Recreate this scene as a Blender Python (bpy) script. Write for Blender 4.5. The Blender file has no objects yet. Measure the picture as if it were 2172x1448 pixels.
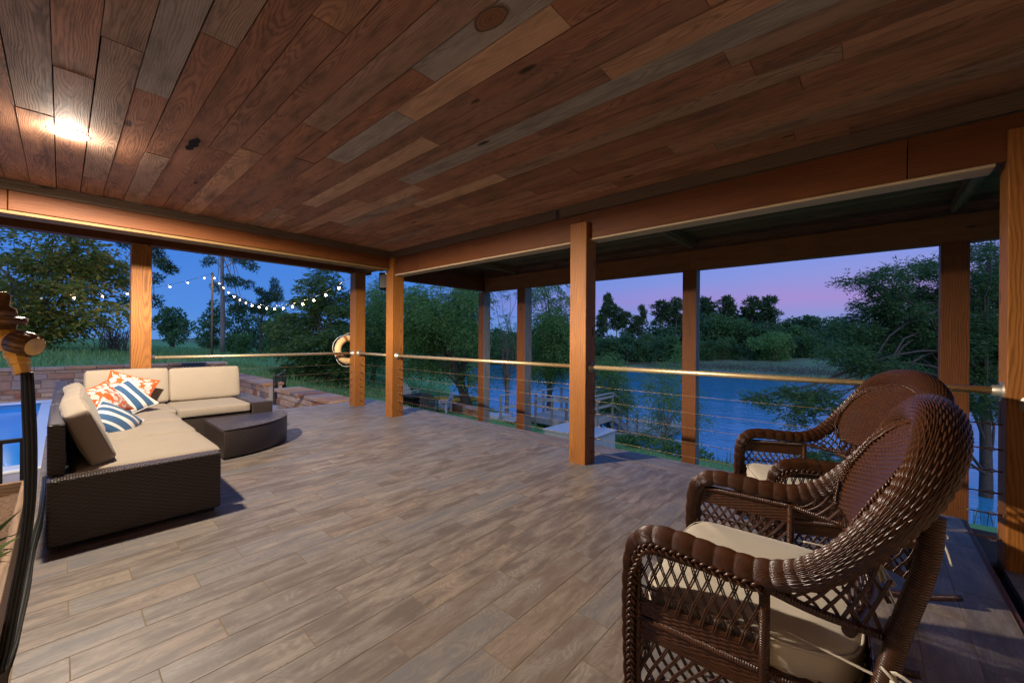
import bpy, bmesh, math, random
import numpy as np
from mathutils import Vector, Matrix
random.seed(7)
RNG = np.random.default_rng(11)
SC = bpy.context.scene
COL = SC.collection
PI = math.pi
rad = math.radians

# ------------------------------------------------------------------ nodes
class G:
    def __init__(self, name):
        self.m = bpy.data.materials.new(name); self.m.use_nodes = True
        self.t = self.m.node_tree
        self.out = self.t.nodes['Material Output']; self.b = self.t.nodes['Principled BSDF']
    def n(self, ty, **kw):
        nd = self.t.nodes.new('ShaderNode' + ty)
        for k, v in kw.items():
            if hasattr(nd, k) and k not in nd.inputs: setattr(nd, k, v)
            else: self.set(nd.inputs[k], v)
        return nd
    def set(self, sock, v):
        if isinstance(v, bpy.types.NodeSocket): self.t.links.new(v, sock)
        else: sock.default_value = v
    def math(self, op, a, b=0.0, c=0.0, clamp=False):
        nd = self.t.nodes.new('ShaderNodeMath'); nd.operation = op; nd.use_clamp = clamp
        self.set(nd.inputs[0], a); self.set(nd.inputs[1], b); self.set(nd.inputs[2], c)
        return nd.outputs[0]
    def xyz(self, x, y, z=0.0):
        nd = self.t.nodes.new('ShaderNodeCombineXYZ')
        for i, v in enumerate((x, y, z)): self.set(nd.inputs[i], v)
        return nd.outputs[0]
    def sep(self, v):
        nd = self.t.nodes.new('ShaderNodeSeparateXYZ'); self.set(nd.inputs[0], v); return nd.outputs
    def noise(self, vec, scale, detail=3.0, rough=0.55, dist=0.0):
        nd = self.t.nodes.new('ShaderNodeTexNoise')
        self.set(nd.inputs['Vector'], vec); nd.inputs['Scale'].default_value = scale
        nd.inputs['Detail'].default_value = detail; nd.inputs['Roughness'].default_value = rough
        nd.inputs['Distortion'].default_value = dist
        return nd.outputs[0]
    def ramp(self, fac, stops, interp='LINEAR'):
        nd = self.t.nodes.new('ShaderNodeValToRGB'); r = nd.color_ramp; r.interpolation = interp
        while len(r.elements) < len(stops): r.elements.new(0.5)
        for e, (p, c) in zip(r.elements, stops):
            e.position = p; e.color = (*c, 1) if len(c) == 3 else c
        self.set(nd.inputs[0], fac); return nd.outputs[0]
    def mix(self, f, a, b, blend='MIX'):
        nd = self.t.nodes.new('ShaderNodeMix'); nd.data_type = 'RGBA'; nd.blend_type = blend
        self.set(nd.inputs[0], f)
        for i, v in ((6, a), (7, b)):
            self.set(nd.inputs[i], (*v, 1) if isinstance(v, tuple) and len(v) == 3 else v)
        return nd.outputs[2]
    def bump(self, h, strength=0.3, dist=0.01):
        nd = self.t.nodes.new('ShaderNodeBump'); self.set(nd.inputs['Height'], h)
        nd.inputs['Strength'].default_value = strength; nd.inputs['Distance'].default_value = dist
        self.set(self.b.inputs['Normal'], nd.outputs[0]); return nd
    def base(self, c, rough=0.6, spec=0.5, metal=0.0):
        self.set(self.b.inputs['Base Color'], (*c, 1) if isinstance(c, tuple) and len(c) == 3 else c)
        self.set(self.b.inputs['Roughness'], rough); self.b.inputs['Specular IOR Level'].default_value = spec
        self.b.inputs['Metallic'].default_value = metal; return self.m
    def uv(self): return self.n('TexCoord').outputs['UV']
    def pos(self): return self.n('NewGeometry').outputs['Position']
    def obj(self): return self.n('TexCoord').outputs['Object']
    def rnd(self): return self.n('NewGeometry').outputs['Random Per Island']

def plain(name, c, rough=0.6, spec=0.5, metal=0.0, var=0.12, scale=9.0, bump=0.0):
    g = G(name); nz = g.noise(g.pos(), scale, 4)
    col = g.ramp(nz, [(0.25, tuple(max(0, x * (1 - var)) for x in c)), (0.75, tuple(x * (1 + var) for x in c))])
    if bump: g.bump(g.noise(g.pos(), scale * 8, 3), bump, 0.004)
    return g.base(col, rough, spec, metal)

def wood(name, tones, ring=0.55, freq=75.0, rough=0.6, spec=0.35, knots=0.5, stain=0.35, staincol=(0.10, 0.085, 0.07), bump=0.35, dark=0.42):
    """board wood: UV u runs along the grain in metres, each mesh island its own board"""
    g = G(name); u, v, _ = g.sep(g.uv()); rd = g.rnd()
    off = g.math('MULTIPLY', rd, 41.0)
    wob = g.noise(g.xyz(g.math('MULTIPLY', u, 0.9), g.math('MULTIPLY', v, 3.2), off), 1.6, 3)
    A = g.math('ADD', g.math('ADD', v, g.math('MULTIPLY', g.math('SUBTRACT', wob, 0.5), 0.085)), g.math('MULTIPLY', g.math('SUBTRACT', g.math('FRACT', g.math('MULTIPLY', rd, 17.3)), 0.5), 0.16))
    Bn = g.noise(g.xyz(g.math('MULTIPLY', u, 0.55), off, off), 1.3, 2)
    B = g.math('MULTIPLY', g.math('SUBTRACT', Bn, 0.32), 0.26)
    r = g.math('SQRT', g.math('ADD', g.math('MULTIPLY', A, A), g.math('MULTIPLY', B, B)))
    jit = g.noise(g.xyz(g.math('MULTIPLY', u, 2.2), g.math('MULTIPLY', v, 26.0), off), 1.0, 3)
    r = g.math('ADD', r, g.math('MULTIPLY', g.math('SUBTRACT', jit, 0.5), 0.022))
    rings = g.math('MULTIPLY_ADD', g.math('SINE', g.math('MULTIPLY', r, freq * 2 * PI)), 0.5, 0.5)
    rings = g.math('MULTIPLY', g.math('POWER', rings, 1.7), g.math('MULTIPLY_ADD', wob, 1.5, 0.1))
    fine = g.noise(g.xyz(g.math('MULTIPLY', u, 5.0), g.math('MULTIPLY', v, 170.0), off), 1.0, 4, 0.6)
    big = g.noise(g.xyz(g.math('MULTIPLY', u, 1.6), g.math('MULTIPLY', v, 7.0), off), 1.5, 5, 0.62)
    tone = g.ramp(g.math('FRACT', g.math('MULTIPLY', rd, 7.77)), [(i / len(tones), t) for i, t in enumerate(tones)], 'CONSTANT')
    f = g.math('ADD', g.math('MULTIPLY', rings, ring), g.math('MULTIPLY', fine, 0.55))
    f = g.math('MULTIPLY', g.math('SUBTRACT', f, 0.28), 1.25, clamp=True)
    darkc = g.mix(1.0, tone, (dark, dark * 0.93, dark * 0.86), 'MULTIPLY')
    col = g.mix(f, tone, darkc)
    sf = g.ramp(big, [(0.45, (0, 0, 0)), (0.72, (stain,) * 3)])
    col = g.mix(sf, col, staincol)
    lt = g.ramp(g.noise(g.xyz(g.math('MULTIPLY', u, 2.3), g.math('MULTIPLY', v, 13.0), g.math('ADD', off, 9.0)), 1.2, 4), [(0.56, (0, 0, 0)), (0.8, (0.3,) * 3)])
    col = g.mix(lt, col, g.mix(1.0, tone, (1.7, 1.65, 1.6), 'MULTIPLY'))
    if knots:
        vo = g.n('TexVoronoi', Vector=g.xyz(g.math('MULTIPLY', u, 1.15), g.math('MULTIPLY', v, 3.6), off), Scale=1.0)
        cell = g.sep(vo.outputs['Color'])[0]
        kr = g.math('MULTIPLY', g.math('GREATER_THAN', cell, 1 - knots), 1.0)
        kd = g.math('ADD', vo.outputs['Distance'], g.math('MULTIPLY', g.math('SUBTRACT', fine, 0.5), 0.03))
        kn = g.ramp(kd, [(0.03, (0.95,) * 3), (0.065, (0.75,) * 3), (0.09, (0.0,) * 3)])
        col = g.mix(g.math('MULTIPLY', kn, kr), col, (0.030, 0.017, 0.010))
    g.bump(g.math('ADD', g.math('MULTIPLY', rings, 0.5), fine), bump, 0.003)
    rg = g.math('MULTIPLY_ADD', fine, 0.25, rough - 0.12)
    return g.base(col, rg, spec)

# ------------------------------------------------------------------ mesh builder
class MB:
    def __init__(self):
        self.v = []; self.f = []; self.uv = []; self.mi = []; self.sm = []
    def face(self, idx, uvs, mi=0, sm=False):
        self.f.append(idx); self.uv.extend(uvs); self.mi.append(mi); self.sm.append(sm)
    def box(self, x0, x1, y0, y1, z0, z1, mi=0, axis=None, M=None, taper=None):
        """box; UV u runs along `axis` (the grain) in metres; a random offset separates boards"""
        d = (x1 - x0, y1 - y0, z1 - z0)
        if axis is None: axis = max(range(3), key=lambda i: d[i])
        P = [Vector((x, y, z)) for z in (z0, z1) for y in (y0, y1) for x in (x0, x1)]
        q = [p.copy() for p in P]
        if M is not None: P = [M @ p for p in P]
        b = len(self.v); self.v.extend([tuple(p) for p in P])
        ou = random.random() * 9
        c = ((x0 + x1) / 2, (y0 + y1) / 2, (z0 + z1) / 2)
        for idx, na in (((0, 2, 3, 1), 2), ((4, 5, 7, 6), 2), ((0, 1, 5, 4), 1), ((2, 6, 7, 3), 1), ((0, 4, 6, 2), 0), ((1, 3, 7, 5), 0)):
            ax = [i for i in range(3) if i != na]
            if axis in ax: ua, va = axis, [i for i in ax if i != axis][0]
            else: ua, va = ax
            self.face([b + i for i in idx], [(q[i][ua] + ou, q[i][va] - c[va] + (0.25 * na if na != 2 else 0)) for i in idx], mi)
        return self
    def grid(self, P, mi=0, sm=True, uvs=None, wrap_u=False, wrap_v=False):
        """P: (nu, nv, 3) array"""
        P = np.asarray(P); nu, nv = P.shape[:2]; b = len(self.v)
        self.v.extend(map(tuple, P.reshape(-1, 3).tolist()))
        if uvs is None:
            du = np.concatenate([[0], np.cumsum(np.linalg.norm(np.diff(P[:, nv // 2], axis=0), axis=1))])
            dv = np.concatenate([[0], np.cumsum(np.linalg.norm(np.diff(P[nu // 2], axis=0), axis=1))])
            U, V = du, dv
        else: U, V = uvs
        for i in range(nu if wrap_u else nu - 1):
            i2 = (i + 1) % nu; ui2 = U[i + 1] if i + 1 < nu else U[i] + (U[i] - U[i - 1])
            for j in range(nv if wrap_v else nv - 1):
                j2 = (j + 1) % nv; vj2 = V[j + 1] if j + 1 < nv else V[j] + (V[j] - V[j - 1])
                m = mi(i, j) if callable(mi) else mi
                self.face([b + i * nv + j, b + i2 * nv + j, b + i2 * nv + j2, b + i * nv + j2],
                          [(U[i], V[j]), (ui2, V[j]), (ui2, vj2), (U[i], vj2)], m, sm)
        return self
    def tube(self, pts, r, ns=6, closed=False, caps=True, mi=0, sq=1.0):
        P = np.array([tuple(p) for p in pts], float); n = len(P)
        R = np.full(n, r) if np.isscalar(r) else np.array(r, float)
        T = np.zeros_like(P)
        if closed: T = np.roll(P, -1, 0) - np.roll(P, 1, 0)
        else: T[1:-1] = P[2:] - P[:-2]; T[0] = P[1] - P[0]; T[-1] = P[-1] - P[-2]
        T /= (np.linalg.norm(T, axis=1)[:, None] + 1e-12)
        up = np.array([0, 0, 1.0]) if abs(T[0][2]) < 0.9 else np.array([1.0, 0, 0])
        a = np.cross(T[0], up); a /= np.linalg.norm(a)
        A = [a]
        for i in range(1, n):
            a = a - T[i] * (a @ T[i]); l = np.linalg.norm(a)
            a = a / l if l > 1e-9 else A[-1]
            A.append(a)
        A = np.array(A); B = np.cross(T, A)
        th = np.arange(ns) * 2 * PI / ns
        ring = P[:, None] + R[:, None, None] * (np.cos(th)[None, :, None] * A[:, None] + sq * np.sin(th)[None, :, None] * B[:, None])
        L = np.concatenate([[0], np.cumsum(np.linalg.norm(np.diff(P, axis=0), axis=1))])
        b = len(self.v)
        self.grid(ring, mi, True, (L + random.random() * 5, th * R.mean()), wrap_u=closed, wrap_v=True)
        if caps and not closed:
            self.face([b + j for j in range(ns)][::1], [(0, 0)] * ns, mi)
            self.face([b + (n - 1) * ns + j for j in range(ns)][::-1], [(0, 0)] * ns, mi)
        return self
    def lathe(self, prof, M=None, ns=20, mi=0, sm=True):
        """prof: [(r, z)]"""
        th = np.arange(ns) * 2 * PI / ns
        P = np.array([[(r * math.cos(t), r * math.sin(t), z) for t in th] for r, z in prof])
        if M is not None:
            m = np.array(M); P = P @ m[:3, :3].T + m[:3, 3]
        b = len(self.v)
        self.grid(P, mi, sm, (np.cumsum([0.05] * len(prof)), th * 0.05), wrap_v=True)
        self.face([b + j for j in range(ns)][::-1], [(0, 0)] * ns, mi)
        self.face([b + (len(prof) - 1) * ns + j for j in range(ns)], [(0, 0)] * ns, mi)
        return self
    def build(self, name, mats, parent=None, bevel=0.0, seg=2):
        me = bpy.data.meshes.new(name)
        me.from_pydata(self.v, [], self.f)
        uvl = me.uv_layers.new(name='UVMap')
        uvl.data.foreach_set('uv', np.array(self.uv, np.float32).ravel())
        me.polygons.foreach_set('material_index', self.mi)
        me.polygons.foreach_set('use_smooth', self.sm)
        for m in (mats if isinstance(mats, (list, tuple)) else [mats]): me.materials.append(m)
        me.update()
        o = bpy.data.objects.new(name, me); COL.objects.link(o)
        if bevel:
            md = o.modifiers.new('bevel', 'BEVEL'); md.width = bevel; md.segments = seg; md.limit_method = 'ANGLE'; md.angle_limit = rad(40)
        if parent is not None: o.parent = parent
        return o

def tag(o, label, cat, group=None, kind=None):
    if label: o['label'] = label
    if cat: o['category'] = cat
    if group: o['group'] = group
    if kind: o['kind'] = kind
    return o
def thing(name, label, cat, loc=(0, 0, 0), rz=0.0, group=None):
    o = bpy.data.objects.new(name, None); COL.objects.link(o); o.empty_display_size = 0.1
    o.location = loc; o.rotation_euler = (0, 0, rz)
    return tag(o, label, cat, group)
def struct(o): o['kind'] = 'structure'; return o
def dup(root, loc, rz, label=None, scale=None):
    def cp(o, par):
        c = o.copy(); COL.objects.link(c)
        if par is not None: c.parent = par
        for ch in o.children: cp(ch, c)
        return c
    r = cp(root, None); r.location = loc; r.rotation_euler = (0, 0, rz)
    if scale is not None: r.scale = (scale,) * 3 if not isinstance(scale, tuple) else scale
    if label: r['label'] = label
    return r

def spline(pts, n, closed=False):
    """Catmull-Rom through rows of pts (any width), n samples by arc length"""
    P = np.array(pts, float); m = len(P); out = []
    ext = np.vstack([2 * P[0] - P[1], P, 2 * P[-1] - P[-2]])
    for i in range(m - 1):
        p0, p1, p2, p3 = ext[i:i + 4]
        for t in np.linspace(0, 1, 24, endpoint=False):
            out.append(0.5 * (2 * p1 + (p2 - p0) * t + (2 * p0 - 5 * p1 + 4 * p2 - p3) * t * t + (3 * p1 - p0 - 3 * p2 + p3) * t ** 3))
    out.append(P[-1]); out = np.array(out)
    L = np.concatenate([[0], np.cumsum(np.linalg.norm(np.diff(out[:, :3], axis=0), axis=1))])
    s = np.linspace(0, L[-1], n)
    return np.stack([np.interp(s, L, out[:, k]) for k in range(P.shape[1])], 1)

# ------------------------------------------------------------------ foliage
def quads_mesh(name, V, mat, parent=None, mi=None):
    """V: (n,4,3) leaf faces"""
    n = len(V); me = bpy.data.meshes.new(name)
    me.vertices.add(n * 4); me.vertices.foreach_set('co', V.reshape(-1).astype(np.float32))
    me.loops.add(n * 4); me.loops.foreach_set('vertex_index', np.arange(n * 4, dtype=np.int32))
    me.polygons.add(n); me.polygons.foreach_set('loop_start', np.arange(0, n * 4, 4, dtype=np.int32))
    me.update(calc_edges=True); me.materials.append(mat)
    o = bpy.data.objects.new(name, me); COL.objects.link(o)
    if parent is not None: o.parent = parent
    return o
def unit(v): return v / (np.linalg.norm(v, axis=-1, keepdims=True) + 1e-9)
def leaves(P, D, length, width, rng, jit=0.6, fold=0.0):
    """diamond leaves at P growing along D"""
    n = len(P); D = unit(D + rng.normal(0, jit, (n, 3)))
    S = unit(np.cross(D, rng.normal(0, 1, (n, 3))))
    L = length * rng.uniform(0.6, 1.25, (n, 1)); W = width * rng.uniform(0.6, 1.2, (n, 1))
    N = np.cross(D, S)
    return np.stack([P, P + D * L * 0.45 + S * W * 0.5 + N * L * fold, P + D * L, P + D * L * 0.45 - S * W * 0.5 + N * L * fold], 1)
def clump_points(centres, radii, n, rng, shell=0.55):
    """random points in ellipsoidal clumps, denser near the outside"""
    w = np.prod(radii, 1) ** (2 / 3.0); w /= w.sum()
    k = rng.choice(len(centres), n, p=w)
    d = unit(rng.normal(0, 1, (n, 3)))
    r = rng.uniform(shell ** 3, 1, (n, 1)) ** (1 / 3.0)
    return centres[k] + d * r * radii[k], d
def leafmat(name, c1, c2, c3=None, trans=0.35, rough=0.55):
    g = G(name); rd = g.rnd()
    st = [(0.0, c1), (0.6, c2)] + ([(0.93, c3)] if c3 else [])
    col = g.ramp(rd, st)
    g.base(col, rough, 0.25)
    tr = g.n('BsdfTranslucent', Color=col)
    mx = g.n('MixShader', Fac=trans); g.t.links.new(g.b.outputs[0], mx.inputs[1]); g.t.links.new(tr.outputs[0], mx.inputs[2])
    g.t.links.new(mx.outputs[0], g.out.inputs['Surface']); return g.m
# ------------------------------------------------------------------ render, camera, sky
SC.view_settings.view_transform = 'Standard'; SC.view_settings.look = 'None'
SC.view_settings.exposure = 0.10; SC.view_settings.gamma = 1.0
SC.cycles.use_denoising = True
SC.cycles.max_bounces = 7; SC.cycles.diffuse_bounces = 4; SC.cycles.glossy_bounces = 3
SC.cycles.transparent_max_bounces = 6; SC.cycles.sample_clamp_indirect = 4.0; SC.cycles.caustics_reflective = False; SC.cycles.caustics_refractive = False

YAW, ROLL = rad(41.6), rad(0.396)
cd = bpy.data.cameras.new('camera'); cam = bpy.data.objects.new('camera', cd); COL.objects.link(cam); SC.camera = cam
cd.sensor_width = 36; cd.lens = 848.8 / 2172 * 36; cd.shift_y = -4.3 / 2172; cd.clip_start = 0.05; cd.clip_end = 4000
_r = Vector((math.cos(YAW), math.sin(YAW), 0)); _d = Vector((-math.sin(YAW), math.cos(YAW), 0)); _u = Vector((0, 0, 1))
_X = _r * math.cos(ROLL) + _u * math.sin(ROLL); _Y = -_r * math.sin(ROLL) + _u * math.cos(ROLL); _Z = -_d
M4 = Matrix((_X, _Y, _Z)).transposed().to_4x4(); M4.translation = Vector((0, 0, 1.38)); cam.matrix_world = M4

def make_world():
    w = bpy.data.worlds.new('World'); SC.world = w; w.use_nodes = True
    t = w.node_tree; g = G.__new__(G); g.t = t
    bg = t.nodes['Background']
    sky = t.nodes.new('ShaderNodeTexSky'); sky.sky_type = 'NISHITA'; sky.sun_disc = False
    sky.sun_elevation = rad(-2.0); sky.sun_rotation = rad(131); sky.altitude = 60; sky.dust_density = 1.5; sky.ozone_density = 3.0
    dirv = g.n('TexCoord').outputs['Generated']
    x, y, z = g.sep(dirv)
    el = g.math('ARCSINE', g.math('MINIMUM', g.math('MAXIMUM', z, -1.0), 1.0))
    hz = g.math('SQRT', g.math('ADD', g.math('MULTIPLY', x, x), g.math('ADD', g.math('MULTIPLY', y, y), 1e-4)))
    # 1 towards the lake (afterglow side), 0 towards the meadow
    az = g.math('DIVIDE', g.math('ADD', g.math('MULTIPLY', x, 0.10), g.math('MULTIPLY', y, 0.995)), hz)
    side = g.math('SMOOTH_MIN', g.math('MULTIPLY_ADD', az, 1.9, -0.92, clamp=True), 1.0, 0.05)
    nz = g.noise(g.xyz(x, y, g.math('MULTIPLY', z, 7.0)), 2.6, 4)
    e2 = g.math('ADD', el, g.math('MULTIPLY', g.math('SUBTRACT', nz, 0.5), 0.045))
    f = g.math('DIVIDE', e2, rad(60), clamp=True)
    blue = g.ramp(f, [(0.0, (0.115, 0.290, 0.68)), (0.06, (0.080, 0.245, 0.69)), (0.17, (0.050, 0.200, 0.68)), (0.40, (0.085, 0.285, 0.86)), (1.0, (0.150, 0.37, 1.00))])
    pink = g.ramp(f, [(0.0, (0.18, 0.31, 0.66)), (0.045, (0.25, 0.285, 0.62)), (0.085, (0.36, 0.255, 0.60)), (0.13, (0.25, 0.29, 0.68)), (0.21, (0.155, 0.27, 0.78)), (0.45, (0.09, 0.29, 0.88)), (1.0, (0.150, 0.37, 1.00))])
    col = g.mix(side, blue, pink)
    add = g.mix(1.0, col, g.mix(1.0, sky.outputs[0], (0.06, 0.06, 0.06), 'MULTIPLY'), 'ADD')
    t.links.new(add, bg.inputs['Color']); bg.inputs['Strength'].default_value = 1.0
make_world()
sun = bpy.data.lights.new('afterglow_sun', 'SUN'); sun.energy = 0.95; sun.angle = rad(70); sun.color = (1.0, 0.86, 0.74)
so = bpy.data.objects.new('afterglow_sun', sun); COL.objects.link(so); so.rotation_euler = Vector((0.70, -0.62, 0.50)).to_track_quat('Z', 'Y').to_euler()

# ------------------------------------------------------------------ materials
M = {}
M['ceil'] = wood('reclaimed_planks', [(0.350, 0.162, 0.092), (0.410, 0.205, 0.120), (0.330, 0.162, 0.100), (0.350, 0.215, 0.148), (0.290, 0.128, 0.072), (0.480, 0.262, 0.155), (0.320, 0.148, 0.086), (0.345, 0.230, 0.170), (0.420, 0.212, 0.118), (0.300, 0.152, 0.096)], ring=0.45, freq=110, knots=0.6, stain=0.75, staincol=(0.080, 0.050, 0.038), rough=0.72, spec=0.25, dark=0.26)
M['trim'] = wood('trim_boards', [(0.115, 0.070, 0.042), (0.135, 0.084, 0.050)], freq=50, knots=0.35, stain=0.3, rough=0.7, spec=0.25)
M['beam'] = wood('stained_beam', [(0.135, 0.039, 0.0075), (0.155, 0.046, 0.009), (0.120, 0.034, 0.007)], ring=0.35, freq=45, knots=0.5, stain=0.35, staincol=(0.06, 0.02, 0.008), rough=0.6, spec=0.3, dark=0.55)
M['post'] = wood('stained_post', [(0.325, 0.118, 0.020), (0.275, 0.097, 0.016)], ring=0.62, freq=52, knots=0.32, stain=0.25, staincol=(0.20, 0.075, 0.02), rough=0.58, spec=0.3, dark=0.40)
M['outer'] = wood('outer_beam', [(0.26, 0.105, 0.036), (0.23, 0.09, 0.031)], ring=0.35, freq=45, knots=0.5, stain=0.35, staincol=(0.06, 0.025, 0.01), rough=0.65, spec=0.25, dark=0.5)
M['bare'] = wood('bare_cream_board', [(0.50, 0.36, 0.22)], ring=0.2, freq=40, knots=0.2, stain=0.15, staincol=(0.4, 0.25, 0.1), rough=0.6, spec=0.3, dark=0.75)
M['grey'] = wood('weathered_skylit_wood', [(0.27, 0.25, 0.22), (0.32, 0.30, 0.27), (0.24, 0.22, 0.20)], ring=0.35, freq=45, knots=0.3, stain=0.4, rough=0.8, spec=0.2)
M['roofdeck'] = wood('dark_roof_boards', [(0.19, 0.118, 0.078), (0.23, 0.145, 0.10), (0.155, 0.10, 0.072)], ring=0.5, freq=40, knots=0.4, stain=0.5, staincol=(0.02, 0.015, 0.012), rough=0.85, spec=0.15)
M['pale'] = wood('bleached_dock', [(0.30, 0.295, 0.285), (0.36, 0.35, 0.335), (0.26, 0.255, 0.25)], ring=0.2, freq=40, knots=0.15, stain=0.35, staincol=(0.2, 0.2, 0.2), rough=0.8, spec=0.2, dark=0.7)
def floor_mat():
    g = G('wood_look_tile'); u, v, _ = g.sep(g.uv()); rd = g.rnd(); off = g.math('MULTIPLY', rd, 53.0)
    wob = g.noise(g.xyz(g.math('MULTIPLY', u, 1.6), g.math('MULTIPLY', v, 5.0), off), 1.8, 3)
    A = g.math('ADD', v, g.math('MULTIPLY', g.math('SUBTRACT', wob, 0.5), 0.22))
    B = g.math('MULTIPLY', g.math('SUBTRACT', g.noise(g.xyz(g.math('MULTIPLY', u, 1.2), off, off), 1.5, 2), 0.4), 0.3)
    r = g.math('SQRT', g.math('ADD', g.math('MULTIPLY', A, A), g.math('MULTIPLY', B, B)))
    rings = g.math('MULTIPLY_ADD', g.math('SINE', g.math('MULTIPLY', r, 95 * 2 * PI)), 0.5, 0.5)
    fine = g.noise(g.xyz(g.math('MULTIPLY', u, 7.0), g.math('MULTIPLY', v, 150.0), off), 1.0, 4, 0.6)
    blot = g.noise(g.xyz(g.math('MULTIPLY', u, 2.4), g.math('MULTIPLY', v, 9.0), off), 1.4, 4, 0.6)
    tone = g.ramp(rd, [(0.0, (0.280, 0.230, 0.190)), (0.22, (0.258, 0.220, 0.188)), (0.40, (0.298, 0.250, 0.208)), (0.55, (0.240, 0.210, 0.184)), (0.70, (0.290, 0.228, 0.178)), (0.85, (0.265, 0.222, 0.186)), (0.95, (0.315, 0.250, 0.192))], 'CONSTANT')
    f = g.math('ADD', g.math('MULTIPLY', rings, 0.30), g.math('MULTIPLY', fine, 0.75))
    f = g.math('MULTIPLY', g.math('SUBTRACT', f, 0.30), 1.5, clamp=True)
    col = g.mix(f, tone, g.mix(1.0, tone, (0.50, 0.48, 0.47), 'MULTIPLY'))
    bl = g.ramp(blot, [(0.40, (0, 0, 0)), (0.60, (0.85,) * 3)])
    col = g.mix(bl, col, g.ramp(g.math('FRACT', g.math('MULTIPLY', rd, 5.3)), [(0, (0.115, 0.088, 0.072)), (0.5, (0.140, 0.132, 0.135)), (0.8, (0.150, 0.106, 0.080))], 'CONSTANT'))
    hi = g.ramp(g.noise(g.xyz(g.math('MULTIPLY', u, 1.5), g.math('MULTIPLY', v, 6.0), g.math('ADD', off, 5.0)), 1.8, 3), [(0.55, (0, 0, 0)), (0.75, (0.4,) * 3)])
    col = g.mix(hi, col, (0.37, 0.315, 0.26))
    g.bump(g.math('ADD', fine, g.math('MULTIPLY', rings, 0.4)), 0.22, 0.002)
    return g.base(col, g.math('MULTIPLY_ADD', blot, 0.25, 0.36), 0.45)
M['tile'] = floor_mat()
M['grout'] = plain('tan_grout', (0.21, 0.155, 0.105), 0.9, 0.2)
M['steel'] = plain('gilded_pipe', (0.62, 0.47, 0.26), 0.42, 0.5, 0.75, 0.12, 30)
M['zinc'] = plain('zinc', (0.45, 0.41, 0.34), 0.45, 0.5, 0.8)
M['cable'] = plain('cable_steel', (0.30, 0.19, 0.10), 0.5, 0.5, 0.6)
M['black'] = plain('black_metal', (0.012, 0.012, 0.013), 0.45, 0.5, 0.2)
M['dark'] = plain('dark_plastic', (0.010, 0.010, 0.011), 0.75, 0.1)
M['white'] = plain('white_trim', (0.75, 0.74, 0.71), 0.5, 0.4, 0, 0.03)
def emit(name, c, s):
    g = G(name); g.base((0.8, 0.8, 0.8)); g.b.inputs['Emission Color'].default_value = (*c, 1); g.b.inputs['Emission Strength'].default_value = s; return g.m
M['lamp'] = emit('lamp_glow', (1.0, 0.95, 0.88), 40.0)
M['bulb'] = emit('bulb_glow', (1.0, 0.62, 0.24), 3.4)
g = G('bulb_glass'); g.b.inputs['Emission Color'].default_value = (1.0, 0.64, 0.26, 1); g.b.inputs['Emission Strength'].default_value = 5.5
tr = g.n('BsdfTransparent'); mx = g.n('MixShader', Fac=0.5); g.t.links.new(g.b.outputs[0], mx.inputs[2]); g.t.links.new(tr.outputs[0], mx.inputs[1]); g.t.links.new(mx.outputs[0], g.out.inputs['Surface']); M['bulb'] = g.m

# ------------------------------------------------------------------ deck floor
def deck_floor():
    b = MB(); W, L, gp = 0.1835, 0.735, 0.0026
    x = 0.37; i = 0
    def tile(x0, x1, y0, y1, ax):
        if x1 - x0 < 0.02 or y1 - y0 < 0.02: return
        b.box(x0 + gp, x1 - gp, y0 + gp, y1 - gp, -0.012, random.uniform(-0.0003, 0.0003), 0, ax)
    while x > -8.48:
        x0 = max(x - W, -8.48); lo = -0.13 if x0 < -2.35 else -3.4; hi = 4.28
        y = 0.03 - 3.675 - L + (i * 0.245) % L
        while y < hi:
            tile(x0, x, max(y, lo), min(y + L, hi), 1); y += L
        x -= W; i += 1
    for k, y0 in enumerate((4.283, 4.4925)):
        xx = -8.48 + 0.3 * k
        x1 = -8.48
        while x1 < 0.37:
            x2 = min(xx + L, 0.37); tile(x1, x2, y0, y0 + 0.2075, 0); x1 = x2; xx += L
    y = -3.4 + 0.12
    ys = [-3.4]
    while y < 4.69: ys.append(y); y += L
    ys.append(4.70)
    for a, c in zip(ys, ys[1:]): tile(0.37, 0.555, a, c, 1)
    b.box(-8.5, -2.35, -0.135, 4.705, -0.30, -0.0010, 1); b.box(-2.35, 0.56, -3.4, 4.705, -0.301, -0.0011, 1)
    o = b.build('floor', [M['tile'], M['grout']]); struct(o)
    b = MB()                       # landing of the stair on the right, a finger lower, behind a dark joint
    for k in range(8): b.box(0.64, 1.62, -3.0 + k * 0.86, -3.0 + (k + 1) * 0.86 - 0.006, -0.06, -0.018 - 0.0005 * (k % 2), 0, 0)
    b.box(0.60, 1.62, -3.0, 3.86, -0.3, -0.065, 1)
    o = b.build('landing', [M['tile'], M['dark']]); struct(o)
    b = MB(); b.box(0.556, 0.592, -3.3, 4.72, -0.16, -0.010, 0, 1)
    o = b.build('edge_trim', M['beam'], None, 0.008); tag(o, 'dark wooden edging strip along the right end of the tiled floor', 'edging')
    b = MB(); b.box(0.592, 0.90, 4.0, 4.72, -0.22, -0.06, 0, 0)
    o = b.build('wooden_ledge', M['roofdeck'], None, 0.01); tag(o, 'dark wooden ledge beside the foot of the nearest right post', 'ledge')
deck_floor()

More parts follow.
